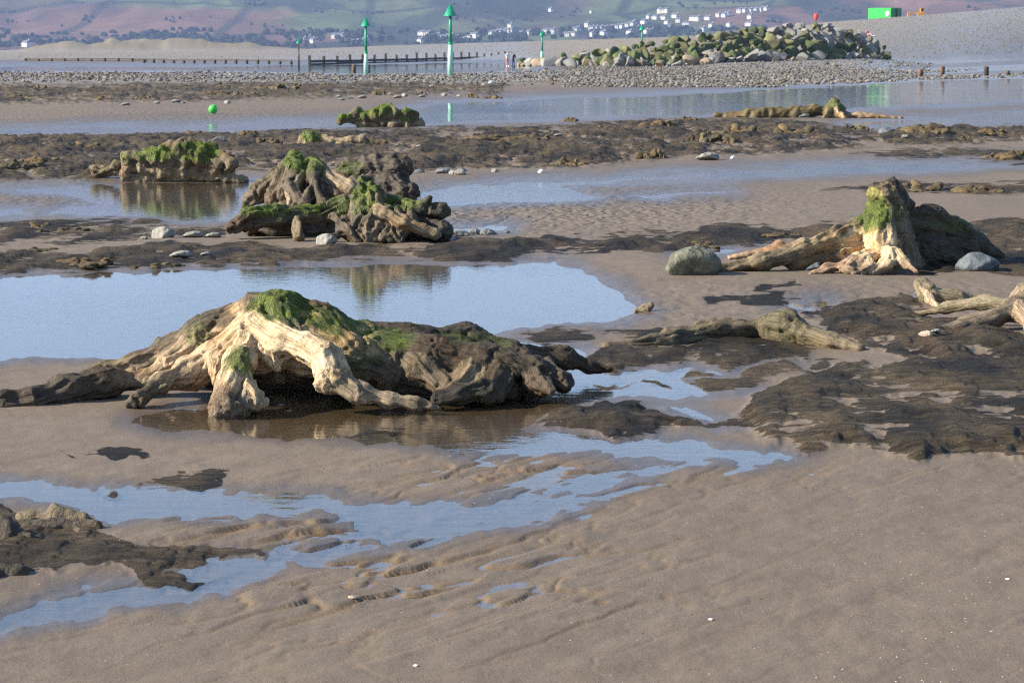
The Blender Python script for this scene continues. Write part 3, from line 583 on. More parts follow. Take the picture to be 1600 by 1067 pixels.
make_stump('tree_stump', 'tall upright stump, cream wood banded green, dark on one side, beside rounded grey boulder', 'tree stump', limbs, .0115,
  zones=[((1300,378,19.2),(.30,.4,.09),(.33,.24,.125),.85),((1220,400,19.1),(.35,.4,.06),(.20,.15,.085),.8),((1362,312,19.5),(.09,.2,.10),(.27,.23,.06),.9),((1445,350,19.9),(.30,.5,.25),TD_SHADE,.85),((1362,386,19.3),(.22,.45,.18),(.62,.45,.25),1.0)],
  moss=[((1366,332,19.4),(.16,.28,.17),1.0),((1360,318,19.45),(.08,.2,.09),.4),((1470,350,19.9),(.3,.25,.08),.5),((1400,335,19.5),(.10,.2,.09),.6)], dirt_shade=.4, k=.085, rough=.024, grain=.028, seed=5, fibs=1.5, weed=(500,.03,.0016), lump=1.6, sc=1.5)
# ---- the pair of stumps by the mid pool
limbs = [
 L_('trunk', [(464,252,27.5,.085),(461,275,27.4,.17),(455,308,27.3,.26)], BROWN),
 L_('root', [(445,270,27.6,.11),(408,300,27.5,.11),(388,318,27.5,.07)], (.105,.078,.045)),
 L_('root', [(470,275,27.2,.05),(458,296,27.0,.045),(474,320,26.8,.035)], (.30,.22,.13), True),
 L_('root', [(455,285,27.1,.045),(456,305,26.95,.04),(452,322,26.8,.03)], (.24,.17,.10), True),
 L_('root', [(490,266,27.4,.11),(518,284,27.2,.08),(552,296,27.0,.06)], (.24,.175,.10)),
 L_('root', [(500,300,27.2,.10),(530,312,27.0,.08)], BROWN),
 L_('trunk', [(540,270,28.4,.13),(585,266,28.4,.15),(622,266,28.3,.13)], (.065,.048,.03)),
 L_('trunk', [(560,300,28.2,.16),(610,298,28.2,.18),(638,302,28.0,.12)], (.06,.046,.03)),
]
rj = np.random.default_rng(5)
for q in range(6):
    u0 = rj.uniform(425, 520); v0 = rj.uniform(262, 290); limbs.append(L_('root', [(u0, v0, 27.25, .035), (u0+rj.uniform(-14, 10), v0+rj.uniform(15, 25), 27.0, .03), (u0+rj.uniform(-25, 25), 322, 26.75, .022)], tuple(np.array((.12,.087,.05))*rj.uniform(.4, 1.5)), True))
limbs += [L_('root', [(463,262,27.45,.07),(460,238,27.45,.018)], BROWN), L_('root', [(480,268,27.4,.06),(486,250,27.45,.02)], BROWN), L_('root', [(600,262,28.3,.08),(612,246,28.3,.03)], (.06,.045,.028))]
make_stump('tree_stump', 'pointed stump capped with green weed, pale roots showing, joined to dark peat mass', 'tree stump', limbs, .015,
  moss=[((466,250,27.4),(.22,.3,.16),1.0),((492,262,27.3),(.2,.3,.12),.8),((545,262,28.3),(.2,.3,.1),.5)], crumb=.3, dirt_shade=1.0, k=.06, rough=.05, grain=.04, seed=8, fibs=2.2, weed=(800,.045,.0026), sc=2, lump=1.2)
limbs = [
 L_('trunk', [(570,293,22.6,.085),(575,320,22.5,.155),(580,350,22.4,.2),(580,370,22.3,.22)], (.15,.11,.062)),
 L_('trunk', [(572,345,22.25,.11),(560,365,22.2,.09)], (.065,.049,.028)),
 L_('root', [(545,320,22.8,.09),(500,338,22.8,.10),(430,337,22.6,.09),(390,342,22.5,.085),(364,354,22.4,.055)], BROWN),
 L_('trunk', [(400,356,22.8,.085),(500,358,22.8,.12)], (.07,.052,.032)),
 L_('root', [(465,348,22.25,.045),(466,373,22.15,.05)], (.17,.13,.07), True),
 L_('root', [(600,322,22.6,.10),(640,335,22.5,.10),(668,332,22.45,.06),(690,330,22.4,.045)], (.065,.049,.028)),
 L_('root', [(590,330,22.2,.05),(630,350,22.1,.05),(680,368,22.1,.035)], (.24,.175,.10), True),
 L_('trunk', [(640,360,22.4,.11),(690,362,22.3,.075)], (.06,.045,.028)),
 L_('root', [(520,340,22.3,.05),(545,362,22.15,.045),(560,378,22.1,.035)], BROWN, True),
]
rj = np.random.default_rng(6)
for q in range(5):
    u0 = rj.uniform(535, 660); v0 = rj.uniform(322, 342); limbs.append(L_('root', [(u0, v0, 22.4, .035), (u0+rj.uniform(-14, 14), v0+rj.uniform(12, 22), 22.2, .028), (u0+rj.uniform(-25, 25), 376, 22.05, .018)], tuple(np.array((.09,.066,.037))*rj.uniform(.4, 1.5)), True))
limbs += [L_('root', [(572,300,22.55,.06),(565,277,22.55,.016)], BROWN), L_('root', [(585,310,22.5,.05),(594,292,22.5,.016)], BROWN), L_('root', [(655,330,22.4,.05),(672,312,22.4,.02)], (.06,.045,.028))]
make_stump('tree_stump', 'broad dark stump with green crown and sprawling arms, pale pebble at its foot', 'tree stump', limbs, .012,
  moss=[((570,300,22.5),(.16,.25,.14),1.0),((575,325,22.3),(.16,.2,.14),.75),((500,318,22.7),(.24,.25,.09),1.0),((415,325,22.4),(.30,.25,.09),1.0),((625,315,22.5),(.25,.25,.08),.8),((590,340,22),(.1,.1,.08),.6)],
  cuts=[((425,374,22.2),(430,368,22.6),.085,.07),((505,374,22.2),(505,366,22.6),.08,.06)], crumb=.3, dirt_shade=1.0, k=.05, rough=.042, grain=.035, seed=11, fibs=1.8, weed=(1300,.04,.0022), sc=2, lump=1.4)
# ---- mounds of peat with weed on top
limbs = [L_('mound', [(200,250,32.6,.10),(250,246,32.5,.15),(320,246,32.5,.17),(358,257,32.4,.11)], (.13,.10,.06)),
         L_('mound', [(205,270,32.6,.13),(280,266,32.6,.2),(340,272,32.5,.16),(382,283,32.4,.05)], (.19,.145,.09)),
         L_('mound', [(150,268,32.9,.06),(200,262,32.8,.08)], (.13,.10,.058))]
make_stump('peat_mound', 'wide undercut peat mound with bright green weed along its top above brown pool', 'peat mound', limbs, .017,
  moss=[((235,238,32.4),(.34,.4,.13),1.0),((310,236,32.4),(.32,.4,.13),1.0),((190,246,32.5),(.25,.4,.09),.6)], cuts=[((225,262,32.2),(230,258,32.42),.06,.05),((365,268,32.1),(350,262,32.35),.06,.05)],
  k=.05, rough=.060, grain=.03, seed=14, mat='peat', weed=(1100,.05,.0032), sc=2.5)
limbs = [L_('mound', [(534,186,55,.13),(568,183,55,.17),(600,181,55,.20),(640,185,55,.16)], (.11,.085,.05)),
         L_('mound', [(562,195,55,.12),(585,196,55,.10)], (.26,.2,.12)), L_('mound', [(615,195,54.9,.14),(652,196,55,.09)], (.20,.15,.09))]
make_stump('peat_mound', 'weed-topped peat mound on eroded feet standing in wet rippled sand', 'peat mound', limbs, .026,
  moss=[((535,181,55),(.25,.5,.14),1.0),((570,178,55),(.25,.5,.14),.8),((598,175,55),(.3,.5,.2),1.0),((635,178,55),(.25,.5,.14),.8)], k=.05, rough=.10, grain=.02, seed=17, mat='peat', weed=(700,.06,.006), sc=4)
limbs = [L_('trunk', [(486,214,43.6,.09),(484,224,43.5,.17),(482,232,43.5,.18)], (.2,.15,.07)), L_('root', [(498,215,43.5,.07),(520,223,43.4,.06),(545,222,43.4,.08)], (.26,.19,.105)),
         L_('root', [(545,222,43.4,.07),(570,220,43.4,.085),(600,226,43.4,.06),(614,231,43.4,.03)], (.16,.12,.065)), L_('root', [(472,227,43.5,.07),(440,231,43.4,.035)], BROWN)]
make_stump('tree_stump', 'small stump with green crown and one long pale root along the mud', 'tree stump', limbs, .02, moss=[((486,209,43.5),(.22,.4,.16),1.0)], dirt_shade=1.0, k=.06, rough=.05, grain=.03, seed=20, fibs=3, weed=(260,.06,.008), sc=3)
limbs = [L_('trunk', [(1307,161,61.8,.12),(1305,171,61.7,.24),(1303,183,61.6,.32)], (.15,.12,.05)), L_('root', [(1290,173,61.8,.14),(1240,177,61.8,.12),(1180,180,61.8,.11),(1118,182,62,.07)], (.13,.105,.045)),
         L_('root', [(1322,180,61.6,.12),(1360,183,61.5,.08),(1412,186,61.4,.04)], (.26,.19,.11)), L_('root', [(1308,172,61.4,.08),(1318,184,61.2,.07)], (.6,.42,.28), True), L_('root', [(1296,172,61.4,.07),(1288,184,61.2,.07)], (.3,.24,.12), True)]
make_stump('tree_stump', 'stump with humped crown and long low root between two channels of water', 'tree stump', limbs, .032, moss=[((1305,156,61.6),(.4,.6,.25),.7)], k=.08, rough=.09, grain=.05, seed=23, fibs=4, sc=4)
# ---- fallen wood on the right
limbs = [L_('log', [(948,546,14.35,.034),(1050,528,14.55,.052),(1120,517,14.7,.058),(1200,511,14.75,.05)], (.13,.10,.056)), L_('log', [(1200,512,14.7,.06),(1216,511,14.65,.082),(1234,512,14.6,.088),(1252,519,14.55,.066)], (.12,.092,.052)),
         L_('root', [(1262,524,14.5,.058),(1300,533,14.35,.042),(1345,545,14.2,.02)], (.145,.11,.064)), L_('root', [(1090,512,14.7,.03),(1140,505,14.9,.028)], (.15,.115,.065))]
make_stump('fallen_log', 'fallen mud-coated log with a knotted end lying on dark peat ridge', 'log', limbs, .0125, k=.05, rough=.022, grain=.022, seed=26, fibs=1.2, sc=1.2, dirt_shade=.9, lump=1.5, crumb=.5)
limbs = [L_('root', [(1453,520,15.05,.032),(1500,516,15.1,.042),(1550,502,15.2,.048),(1588,480,15.3,.055)], (.13,.10,.062)), L_('trunk', [(1588,480,15.35,.055),(1604,462,15.45,.06),(1660,455,15.6,.12)], (.24,.18,.105)),
         L_('root', [(1588,482,15.3,.055),(1620,512,15.0,.06),(1690,525,14.9,.06)], (.30,.21,.125)), L_('root', [(1586,478,15.45,.045),(1540,473,15.65,.038),(1480,481,15.8,.03),(1410,492,15.95,.018)], (.19,.15,.085)),
         L_('trunk', [(1650,480,15.7,.15),(1720,490,15.6,.18)], (.14,.10,.06)), L_('root', [(1560,492,15.4,.03),(1500,500,15.5,.018)], (.16,.12,.08))]
make_stump('tree_stump', 'smooth forked grey-brown root sprawling over peat from a low stump', 'tree stump', limbs, .0135, k=.05, rough=.016, grain=.018, seed=29, fibs=1.2, sc=1.2, dirt_shade=.8, lump=1.6)
limbs = [L_('trunk', [(1442,446,16.95,.05),(1455,464,16.9,.07),(1492,470,16.9,.07),(1535,478,16.9,.035)], (.19,.15,.082)), L_('root', [(1440,450,16.8,.03),(1452,468,16.65,.03),(1466,482,16.55,.022)], (.42,.30,.18), True), L_('root', [(1500,472,16.75,.03),(1520,476,16.7,.025)], (.42,.21,.13), True)]
make_stump('stump_fragment', 'low worn wedge of stump with a pale split edge and blue-grey stone against it', 'stump fragment', limbs, .013, k=.04, rough=.02, grain=.015, seed=32, fibs=1.3, sc=1.2)
limbs = [L_('log', [(996,487,16.4,.026),(1010,483,16.4,.034),(1017,478,16.4,.02),(1018,473,16.4,.008)], (.22,.165,.10))]
make_stump('wood_fragment', 'small knobbly lump of wood alone on wet sand at pool edge', 'driftwood', limbs, .008, k=.02, rough=.012, grain=.008, seed=35)
limbs = [L_('mound', [(35,816,9.1,.038),(90,812,9.1,.046),(135,816,9.08,.034)], (.135,.104,.06)), L_('mound', [(20,828,8.95,.04),(150,826,8.98,.03)], (.06,.048,.032))]
make_stump('clay_lump', 'flat-topped tan clay lump with white shell on it, edged by wet peat', 'clay lump', limbs, .009, k=.04, rough=.016, grain=.01, seed=38, mat='peat', sc=1)
limbs = [L_('mound', [(-40,832,8.8,.06),(10,834,8.75,.045),(45,842,8.7,.03)], (.05,.04,.03))]
make_stump('peat_lump', 'ragged black wet peat lump against the tan clay lump', 'peat lump', limbs, .009, k=.04, rough=.016, grain=.012, seed=41, mat='peat')
limbs = [L_('mound', [(-30,905,8.1,.05),(30,900,8.15,.03),(60,895,8.2,.014)], (.025,.02,.016))]
make_stump('peat_lump', 'low black peat lump in the sand beside the waterlogged branches', 'peat lump', limbs, .009, k=.04, rough=.014, grain=.012, seed=42, mat='peat')
limbs = [L_('log', [(155,872,8.55,.016),(200,880,8.45,.024),(250,893,8.32,.022),(285,907,8.18,.010)], (.085,.045,.032)), L_('log', [(285,907,8.18,.010),(318,914,8.12,.006),(352,911,8.12,.010)], (.06,.036,.028))]
make_stump('branch', 'waterlogged reddish-brown branch lying half sunk across the runnel', 'branch', limbs, .006, k=.015, rough=.005, grain=.006, seed=44)
limbs = [L_('log', [(140,858,8.72,.012),(230,866,8.62,.013),(310,861,8.65,.014),(405,866,8.6,.008)], (.04,.032,.026))]
make_stump('branch', 'thin black rotten branch curving over the wet sand', 'branch', limbs, .006, k=.015, rough=.006, grain=.005, seed=47)
# ---- eroded clumps on the peat belts
def clump_meshes():
    out = []
    for s_ in range(5):
        r_ = np.random.default_rng(100+s_); lm = []
        for q in range(9):
            x0, y0 = r_.normal(0, .24), r_.normal(0, .14); lm.append(dict(part='mound', col=tuple(np.array((.115, .088, .042))*r_.uniform(.45, 1.3)), late=False, pts=[(x0, y0, -.06, r_.uniform(.08, .15)), (x0+r_.uniform(-.2, .2), y0+r_.uniform(-.1, .1), r_.uniform(-.02, .2)*max(0, 1-abs(x0)*1.6), r_.uniform(.025, .07))]))
        V, Fc, Nn, lim, g, fib = build_solid(lm, .022, .06, (), .06, .04, 60+s_, floor=-.1, crumb=1.0); c, _ = solid_colour(V, Nn, lim, g, lm, 60+s_, (), 3, .8, .02)
        m_ = mesh_np('peat_clump', V, Fc, c); m_.materials.append(M['peat']); out.append(m_)
    return out
CM = clump_meshes()
def place(name, me_, u, v, scale, rot, label, cat, group=None, z0=None, flat=1.0):
    g_ = G(u, v, 0.0); z_ = ground(g_[0], g_[1])
    for _ in range(3): g_ = G(u, v, max(z_, 0)); z_ = ground(g_[0], g_[1])
    o = link(name, me_); o.location = (g_[0], g_[1], max(z_, -.02) if z0 is None else z0); o.scale = (scale, scale, scale*flat); o.rotation_euler = (0, 0, rot)
    return tag(o, label, cat, group)
for i, (u, v, wd, fl) in enumerate([(885,260,60,1),(1022,247,52,1.1),(1122,215,60,.8),(1150,208,70,.6),(890,190,34,.9),(1072,187,30,.8),(1030,198,60,.6),(950,200,40,.5),(1230,205,90,.5),(1440,212,90,.6),(1510,215,50,.6),(1545,207,60,.5),(1330,205,40,.6),(1440,298,80,.6),(1520,300,90,.6),(1395,292,50,.9),
        (60,255,90,.5),(20,215,50,.6),(130,232,60,.5),(160,262,50,.5),(30,268,70,.6),(385,214,36,.8),(410,220,40,.7),(300,212,40,.4),(760,222,80,.35),(700,214,60,.35),(830,216,60,.4),(100,360,60,.4),(60,352,50,.5),(1580,245,80,.7),(60,392,70,.4),(130,410,90,.35),(240,408,60,.4),(1100,378,60,.35),(1210,365,70,.35)]):
    Yd = 6800/(v-HOR)
    place('peat_clump', CM[i % 5], u, v, wd*Yd/F/.85, i*1.3, ('broad low ' if fl < .6 else 'knobbly ') + 'brown peat clump ' + ('on the peat edge below the mid pools' if v > 280 else 'on the mud belt near the weed-topped mound' if u < 640 else 'on the mud belt near the humped stump'), 'peat clump', 'peat clumps on the mud belts', flat=fl*1.1)
for i, (u, v, wd, fl) in enumerate([(508,134,16,1.6),(465,137,20,1),(440,140,40,.8),(410,142,30,.7),(590,148,26,1.2),(655,147,18,1.6),(735,120,8,1),(740,153,24,1.5),(770,154,40,.7),(350,135,20,1),(255,138,24,.9),(60,141,28,1.1),(25,155,30,.8),(60,155,50,.5),(160,151,40,.6),(225,152,30,.6),(85,118,14,.8),(110,117,20,.6),(290,117,10,1),(490,116,14,1),(556,130,8,2.2),(865,128,16,1.4),(715,143,12,1.4),(1015,114,14,1),(340,147,40,.5),(390,150,50,.5)]):
    Yd = 6800/(v-HOR)
    place('peat_clump', CM[(i+2) % 5], u, v, wd*Yd/F/.85, i*2.1, ('upright ' if fl > 1.05 else 'low ') + 'tan root clump ' + ('amid the far channel shingle' if v < 125 else 'on the far sand beyond the green float' if u < 420 else 'on the far sand in front of the beacons'), 'peat clump', 'far clumps by the shingle', flat=fl)

# ------------------------------------------------------------------ stones
def ico(sub):
    t = (1+5**.5)/2; V = [np.array(p, float) for p in ((-1,t,0),(1,t,0),(-1,-t,0),(1,-t,0),(0,-1,t),(0,1,t),(0,-1,-t),(0,1,-t),(t,0,-1),(t,0,1),(-t,0,-1),(-t,0,1))]
    V = [v_/np.linalg.norm(v_) for v_ in V]
    Fc = [(0,11,5),(0,5,1),(0,1,7),(0,7,10),(0,10,11),(1,5,9),(5,11,4),(11,10,2),(10,7,6),(7,1,8),(3,9,4),(3,4,2),(3,2,6),(3,6,8),(3,8,9),(4,9,5),(2,4,11),(6,2,10),(8,6,7),(9,8,1)]
    for _ in range(sub):
        ca_ = {}; F2 = []
        def md(a, b):
            k_ = (min(a, b), max(a, b))
            if k_ not in ca_: m_ = V[a]+V[b]; V.append(m_/np.linalg.norm(m_)); ca_[k_] = len(V)-1
            return ca_[k_]
        for a, b, c in Fc:
            x_, y_, z_ = md(a, b), md(b, c), md(c, a); F2 += [(a, x_, z_), (b, y_, x_), (c, z_, y_), (x_, y_, z_)]
        Fc = F2
    return np.array(V), np.array(Fc)
I3, I2, I1, I0 = ico(3), ico(2), ico(1), ico(0)
def stone_mesh(name, seed, dims=(1, .8, .6), ang_=.25, base=I3, facet=0, sm=False, cr=(.55, .8)):
    V, Fc = base; r_ = np.random.default_rng(seed)
    d = 1 + ang_*fbm3(V*1.3+seed*3.1, 3, seed)
    V = V*d[:, None]
    for _ in range(facet):
        n_ = r_.normal(size=3); n_ /= np.linalg.norm(n_); c_ = r_.uniform(*cr); e_ = np.maximum(V@n_-c_, 0); V = V - n_*e_[:, None]*.9
    return mesh_np(name, V*np.array(dims)*.5, Fc, smooth=sm or facet == 0)
M['stone_grey'] = plain_mat('stone_grey', (.13, .13, .118), .7, .45, 5, .6, .04); M['stone_blue'] = plain_mat('stone_blue', (.085, .098, .102), .65, .4, 5, .5, .04)
M['stone_pale'] = plain_mat('stone_pale', (.20, .19, .155), .7, .4, 5, .5, .04); M['stone_olive'] = plain_mat('stone_olive', (.125, .122, .085), .85, .5, 6, .8, .05)
M['stone_white'] = plain_mat('stone_white', (.7, .68, .62), .5, .1, 5, .1); M['stone_warm'] = plain_mat('stone_warm', (.36, .27, .19), .7, .3, 5, .4, .02)
SM = {}
for mn in ('stone_grey', 'stone_blue', 'stone_pale', 'stone_olive', 'stone_white', 'stone_warm'):
    SM[mn] = []
    for s_ in range(3):
        m_ = stone_mesh('stone', 200+s_+len(SM)*7, (1.12, .9, (.55, .7, .42)[s_]), .30, I3, 5, True); m_.materials.append(M[mn]); SM[mn].append(m_)
def stone(u, v, wd, mn, var, label, group=None, rot=0., tilt=0., flat=1.):
    Yd = 6800/(v-HOR); o = place('stone', SM[mn][var], u, v, wd*Yd/F, rot, label, 'stone', group, flat=flat); o.rotation_euler = (0, tilt, rot)
    o.location.z += .12*wd*Yd/F*flat
    return o
bm_ = stone_mesh('boulder', 333, (1.1, .9, .68), .3, I3, 6, True); bm_.materials.append(M['stone_olive'])
b_ = place('boulder', bm_, 1088, 428, 82*19.2/F, .4, 'rounded olive-grey boulder on sand at the end of the tall stump\'s root', 'boulder', flat=1.05); b_.location.z += .07
stone(1527,420,64,'stone_blue',0,'blue-grey boulder at the shaded foot of the tall stump', flat=1.0)
stone(1437,466,18,'stone_blue',1,'upright blue-grey stone leaning against the low stump wedge', flat=1.5)
stone(1268,422,26,'stone_blue',2,'flat slate-blue stone among the tall stump\'s pink roots', tilt=-.5); stone(1332,427,22,'stone_grey',2,'small grey stone tucked under the tall stump\'s front roots'); stone(1462,520,18,'stone_pale',2,'pale cobble at the tip of the forked root'); stone(1447,524,20,'stone_warm',0,'tan cobble beside the forked root tip')
stone(510,381,32,'stone_pale',1,'pale pebble at the foot of the broad dark stump')
stone(691,271,20,'stone_grey',1,'largest grey cobble of the small cluster on mud beyond the mid pool')
for u, v, w_, k_, q in ((707,272,12,'stone_pale',1),(722,268,14,'stone_grey',0),(720,273,20,'stone_pale',0),(656,270,14,'stone_grey',0),(773,269,11,'stone_pale',1)): stone(u,v,w_,k_,q,'small cobble near the grey cluster on mud beyond the mid pool','cobbles beyond the mid pool')
stone(1107,250,38,'stone_pale',2,'long pale slab stone lying on sand before the peat belt',tilt=.06,rot=.2); stone(1146,248,9,'stone_white',1,'tiny white pebble next to the long pale slab')
stone(720,369,28,'stone_grey',2,'low grey cobble at the right arm of the broad dark stump'); stone(742,367,17,'stone_grey',1,'tilted upright cobble between two low ones by small pool',flat=1.5,tilt=.4); stone(763,367,24,'stone_grey',0,'rounded grey cobble by the small pool'); stone(792,364,10,'stone_blue',0,'tiny blue-grey pebble by the small pool')
stone(255,372,36,'stone_pale',1,'rounded pale grey stone on the dark peat by the pool'); stone(303,371,32,'stone_pale',2,'flat light grey stone beside the rounded pale one'); stone(334,371,26,'stone_pale',2,'low pale stone touching the end of the stump arm'); stone(226,374,13,'stone_pale',0,'little pale stone next to the rounded pale grey stone')
stone(284,400,34,'stone_pale',2,'smooth pale oval stone on the lower peat edge'); stone(322,399,17,'stone_pale',2,'small flat pale stone near the smooth oval one')
stone(845,270,9,'stone_white',0,'small white stone on sand by the ripple field',flat=1.6); stone(655,225,9,'stone_pale',0,'pale stone on the mud past the long pale root'); stone(622,228,10,'stone_grey',0,'grey stone at the tip of the long pale root')
stone(873,216,14,'stone_pale',2,'pale flat stone alone on the mud belt'); stone(345,222,20,'stone_grey',2,'grey stone behind the weed-topped mound'); stone(1385,214,26,'stone_blue',0,'dark blue-grey stone in a puddle of the mud belt'); stone(1415,216,12,'stone_pale',0,'pale stone at the puddle of the mud belt'); stone(1256,184,16,'stone_grey',1,'grey stone against the humped stump')
for u, v, w_, k_, q in ((197,165,14,'stone_pale',2),(246,162,10,'stone_pale',0),(275,161,13,'stone_grey',1),(286,162,8,'stone_grey',0),(355,162,10,'stone_pale',1),(530,152,8,'stone_pale',0),(535,157,9,'stone_pale',2),(548,155,10,'stone_grey',2),(567,154,14,'stone_pale',2),(610,150,8,'stone_pale',0),(622,150,14,'stone_pale',2),(632,151,10,'stone_pale',1),(660,152,12,'stone_pale',2),(694,149,9,'stone_pale',1),(675,136,8,'stone_pale',0),(756,136,9,'stone_pale',1),(768,133,8,'stone_white',1),(718,151,8,'stone_warm',2)):
    stone(u,v,w_,k_,q,{'stone_pale': 'pale', 'stone_grey': 'grey', 'stone_white': 'white', 'stone_warm': 'tan'}[k_] + (' cobble on far sand beyond the green float' if u < 420 else ' cobble on far sand behind the weed-topped peat mound'),'cobbles on the far sand')
stone(650,632,26,'stone_pale',2,'pale stone at the tip of the big stump\'s front root',flat=.9)
for u, v in ((440,628),(452,636)): tag(stone(u,v,13,'stone_white',2,'','',flat=.45), 'pale open shell in dark water beneath the arched root', 'shell', 'shells under the arch').name = 'shell'
for i, (u, v, w_, l_) in enumerate([(88,797,7,'white shell on top of the tan clay lump'),(1575,905,8,'bright white shell on the open sand'),(1111,968,9,'long cream shell on the open sand'),(650,1040,9,'grey-white shell lying by the lower runnels'),(552,937,14,'orange-brown pebble on the rilled sand')]):
    o = stone(u, v, w_, 'stone_warm' if i == 4 else 'stone_white', 2, l_); o.name = 'pebble' if i == 4 else 'shell'; o['category'] = 'pebble' if i == 4 else 'shell'
# shell grit
def scatter_mesh(name, pts, sizes, cols, base=I0, flat=.6, seed=0, ang_=.25):
    V0, F0 = base; r_ = np.random.default_rng(seed); n_ = len(pts); nv = len(V0)
    a_ = r_.uniform(0, 6.28, n_); V = np.repeat(V0[None], n_, 0)*(1+r_.uniform(-ang_, ang_, (n_, nv, 1)))*np.stack([r_.uniform(.7, 1.3, n_), r_.uniform(.7, 1.1, n_), r_.uniform(.6, 1.2, n_)*flat], 1)[:, None]
    x_ = V[..., 0]*np.cos(a_)[:, None]-V[..., 1]*np.sin(a_)[:, None]; y_ = V[..., 0]*np.sin(a_)[:, None]+V[..., 1]*np.cos(a_)[:, None]
    V = np.stack([x_, y_, V[..., 2]], -1)*np.asarray(sizes)[:, None, None]*.5 + pts[:, None]
    Fc = (F0[None]+np.arange(n_)[:, None, None]*nv).reshape(-1, 3)
    return mesh_np(name, V.reshape(-1, 3), Fc, np.repeat(cols, nv, 0), smooth=False)
M['pebbles'] = attr_mat('pebbles', 3, .2, .1, .01, .7, .3)
n_ = 1500; u_ = rng.uniform(20, 1640, n_); v_ = rng.uniform(700, 1090, n_); d_ = 6800/(v_-HOR); x_ = (u_-CX)/F*d_*1.0; k_ = (n2(x_*3, d_*1.5, 5)+rng.uniform(-.6, .6, n_)+(u_-900)/1500) > 0.1; x_, d_ = x_[k_], d_[k_]
z_ = terrain(x_, d_); ok = z_ > .004; pts = np.stack([x_, d_, z_+.0005], 1)[ok]
tag(link('shell_grit', scatter_mesh('shell_grit', pts, rng.uniform(.0015, .0055, len(pts)), mix((.6,.55,.45), (.03,.028,.025), (rng.random(len(pts)) < .35).astype(float)), flat=.4, seed=3), M['pebbles']), kind='stuff', label='fine white and dark shell grit strewn over the sand')
# ------------------------------------------------------------------ far shingle, groynes, marks, rock breakwater
n_ = 46000; u_ = rng.uniform(-260, 1860, n_); v_ = rng.uniform(100, 137, n_); d_ = 6800/(v_-HOR); x_ = (u_-CX)/F*d_
keep = rng.random(n_) < np.clip(np.where(u_ > 880, 1.0, np.exp(-((v_-120)/7.5)**2)*1.1)*(.35+.9*np.clip(n2(u_/70, v_/3, 6)+.5, 0, 1)), 0, 1)
zz = terrain(x_, d_); keep &= (zz > .01); x_, d_, zz = x_[keep], d_[keep], zz[keep]
sz = rng.uniform(.06, .24, len(x_))*rng.uniform(.6, 1.15, len(x_))*np.where(rng.random(len(x_)) < .03, 1.8, 1); tone = rng.random(len(x_))[:, None]
pc = (np.array([.065, .056, .045])*(1-tone) + np.array([.22, .195, .155])*tone)*np.where(rng.random(len(x_)) < .12, .5, 1)[:, None]
tag(link('shingle', scatter_mesh('shingle', np.stack([x_, d_, zz+sz*.15], 1), sz, pc, flat=.65, seed=9), M['pebbles']), kind='stuff', label='grey shingle cobbles spread in bands across the far beach')
n_ = 16000; u_ = rng.uniform(-100, 1900, n_); t_ = rng.uniform(0.02, 1.0, n_); dt_ = toe_d(u_); dcs = crest_d(u_); d_ = dt_+(dcs-dt_)*t_; x_ = (u_-CX)/F*d_; zz = terrain(x_, d_)
keep = (u_ > 1100) | (rng.random(n_) < .35); x_, d_, zz = x_[keep], d_[keep], zz[keep]; sz = rng.uniform(.10, .3, len(x_)); tone = rng.random(len(x_))[:, None]**2
tag(link('shingle', scatter_mesh('shingle', np.stack([x_, d_, zz+.02], 1), sz, np.array([.155, .138, .11])*(1-tone)+np.array([.27, .245, .20])*tone, flat=.4, seed=10), M['pebbles']), kind='stuff', label='pale shingle covering the face of the long bank')
# ---- green beacons
M['green_paint'] = plain_mat('green_paint', (.012, .27, .13), .4, .12, 4, .05); M['pale_green'] = plain_mat('pale_green', (.34, .60, .46), .5, .1, 4, .05); M['dark_timber'] = plain_mat('dark_timber', (.055, .042, .028), .85, .4, 3, .5, .03)
M['brown_timber'] = plain_mat('brown_timber', (.12, .08, .05), .85, .4, 3, .5, .03)
def beacon(u, v, vtop, Y, split, label, r=.085, cone=.36, group='green beach beacons', dark=False):
    b = P(u, v, Y); zt = P(u, vtop, Y)[2]; g_ = ground(b[0], b[1]); H = zt-g_
    o = empty('beacon', (b[0], b[1], g_-.05), label, 'beacon', group); hs = H*split; c = cone
    link('sleeve', lathe('sleeve', [(0, 0), (r*1.75, 0), (r*1.6, hs*.6), (r*1.15, hs), (0, hs)], 12, M['dark_timber'] if dark else M['pale_green']), None, o)
    link('pole', lathe('pole', [(0, hs), (r, hs), (r*.8, H-c*1.5), (0, H-c*1.5)], 12, M['dark_timber'] if dark else M['green_paint']), None, o)
    # cone of flat fins, point up
    t = link('topmark', lathe('topmark', [(0, H-c*1.75), (c, H-c*1.75), (c*.97, H-c*1.68), (c*.05, H), (0, H)], 4, M['green_paint']), None, o); t.rotation_euler.z = .35
    link('collar', lathe('collar', [(0, H*split-.06), (r*1.35, H*split-.06), (r*1.35, H*split+.06), (0, H*split+.06)], 12, M['green_paint']), None, o)
    return o
beacon(572,118,26,154,.40,'green beacon pole, shorter of the pair on the shingle strip by the channel',r=.085,cone=.31)
beacon(704,120,5,148,.46,'tallest green beacon pole with pale lower sleeve on the shingle strip',r=.10,cone=.40)
beacon(847,90,47,300,.35,'green beacon standing behind the low end of the rock breakwater',r=.11,cone=.36)
beacon(1003,84,38,330,.30,'green beacon with only its topmark showing over the weedy rocks',r=.11,cone=.42)
beacon(467,104,60,226,.5,'thin dark pole with small green topmark at the end of the low groyne',r=.05,cone=.24,dark=True)
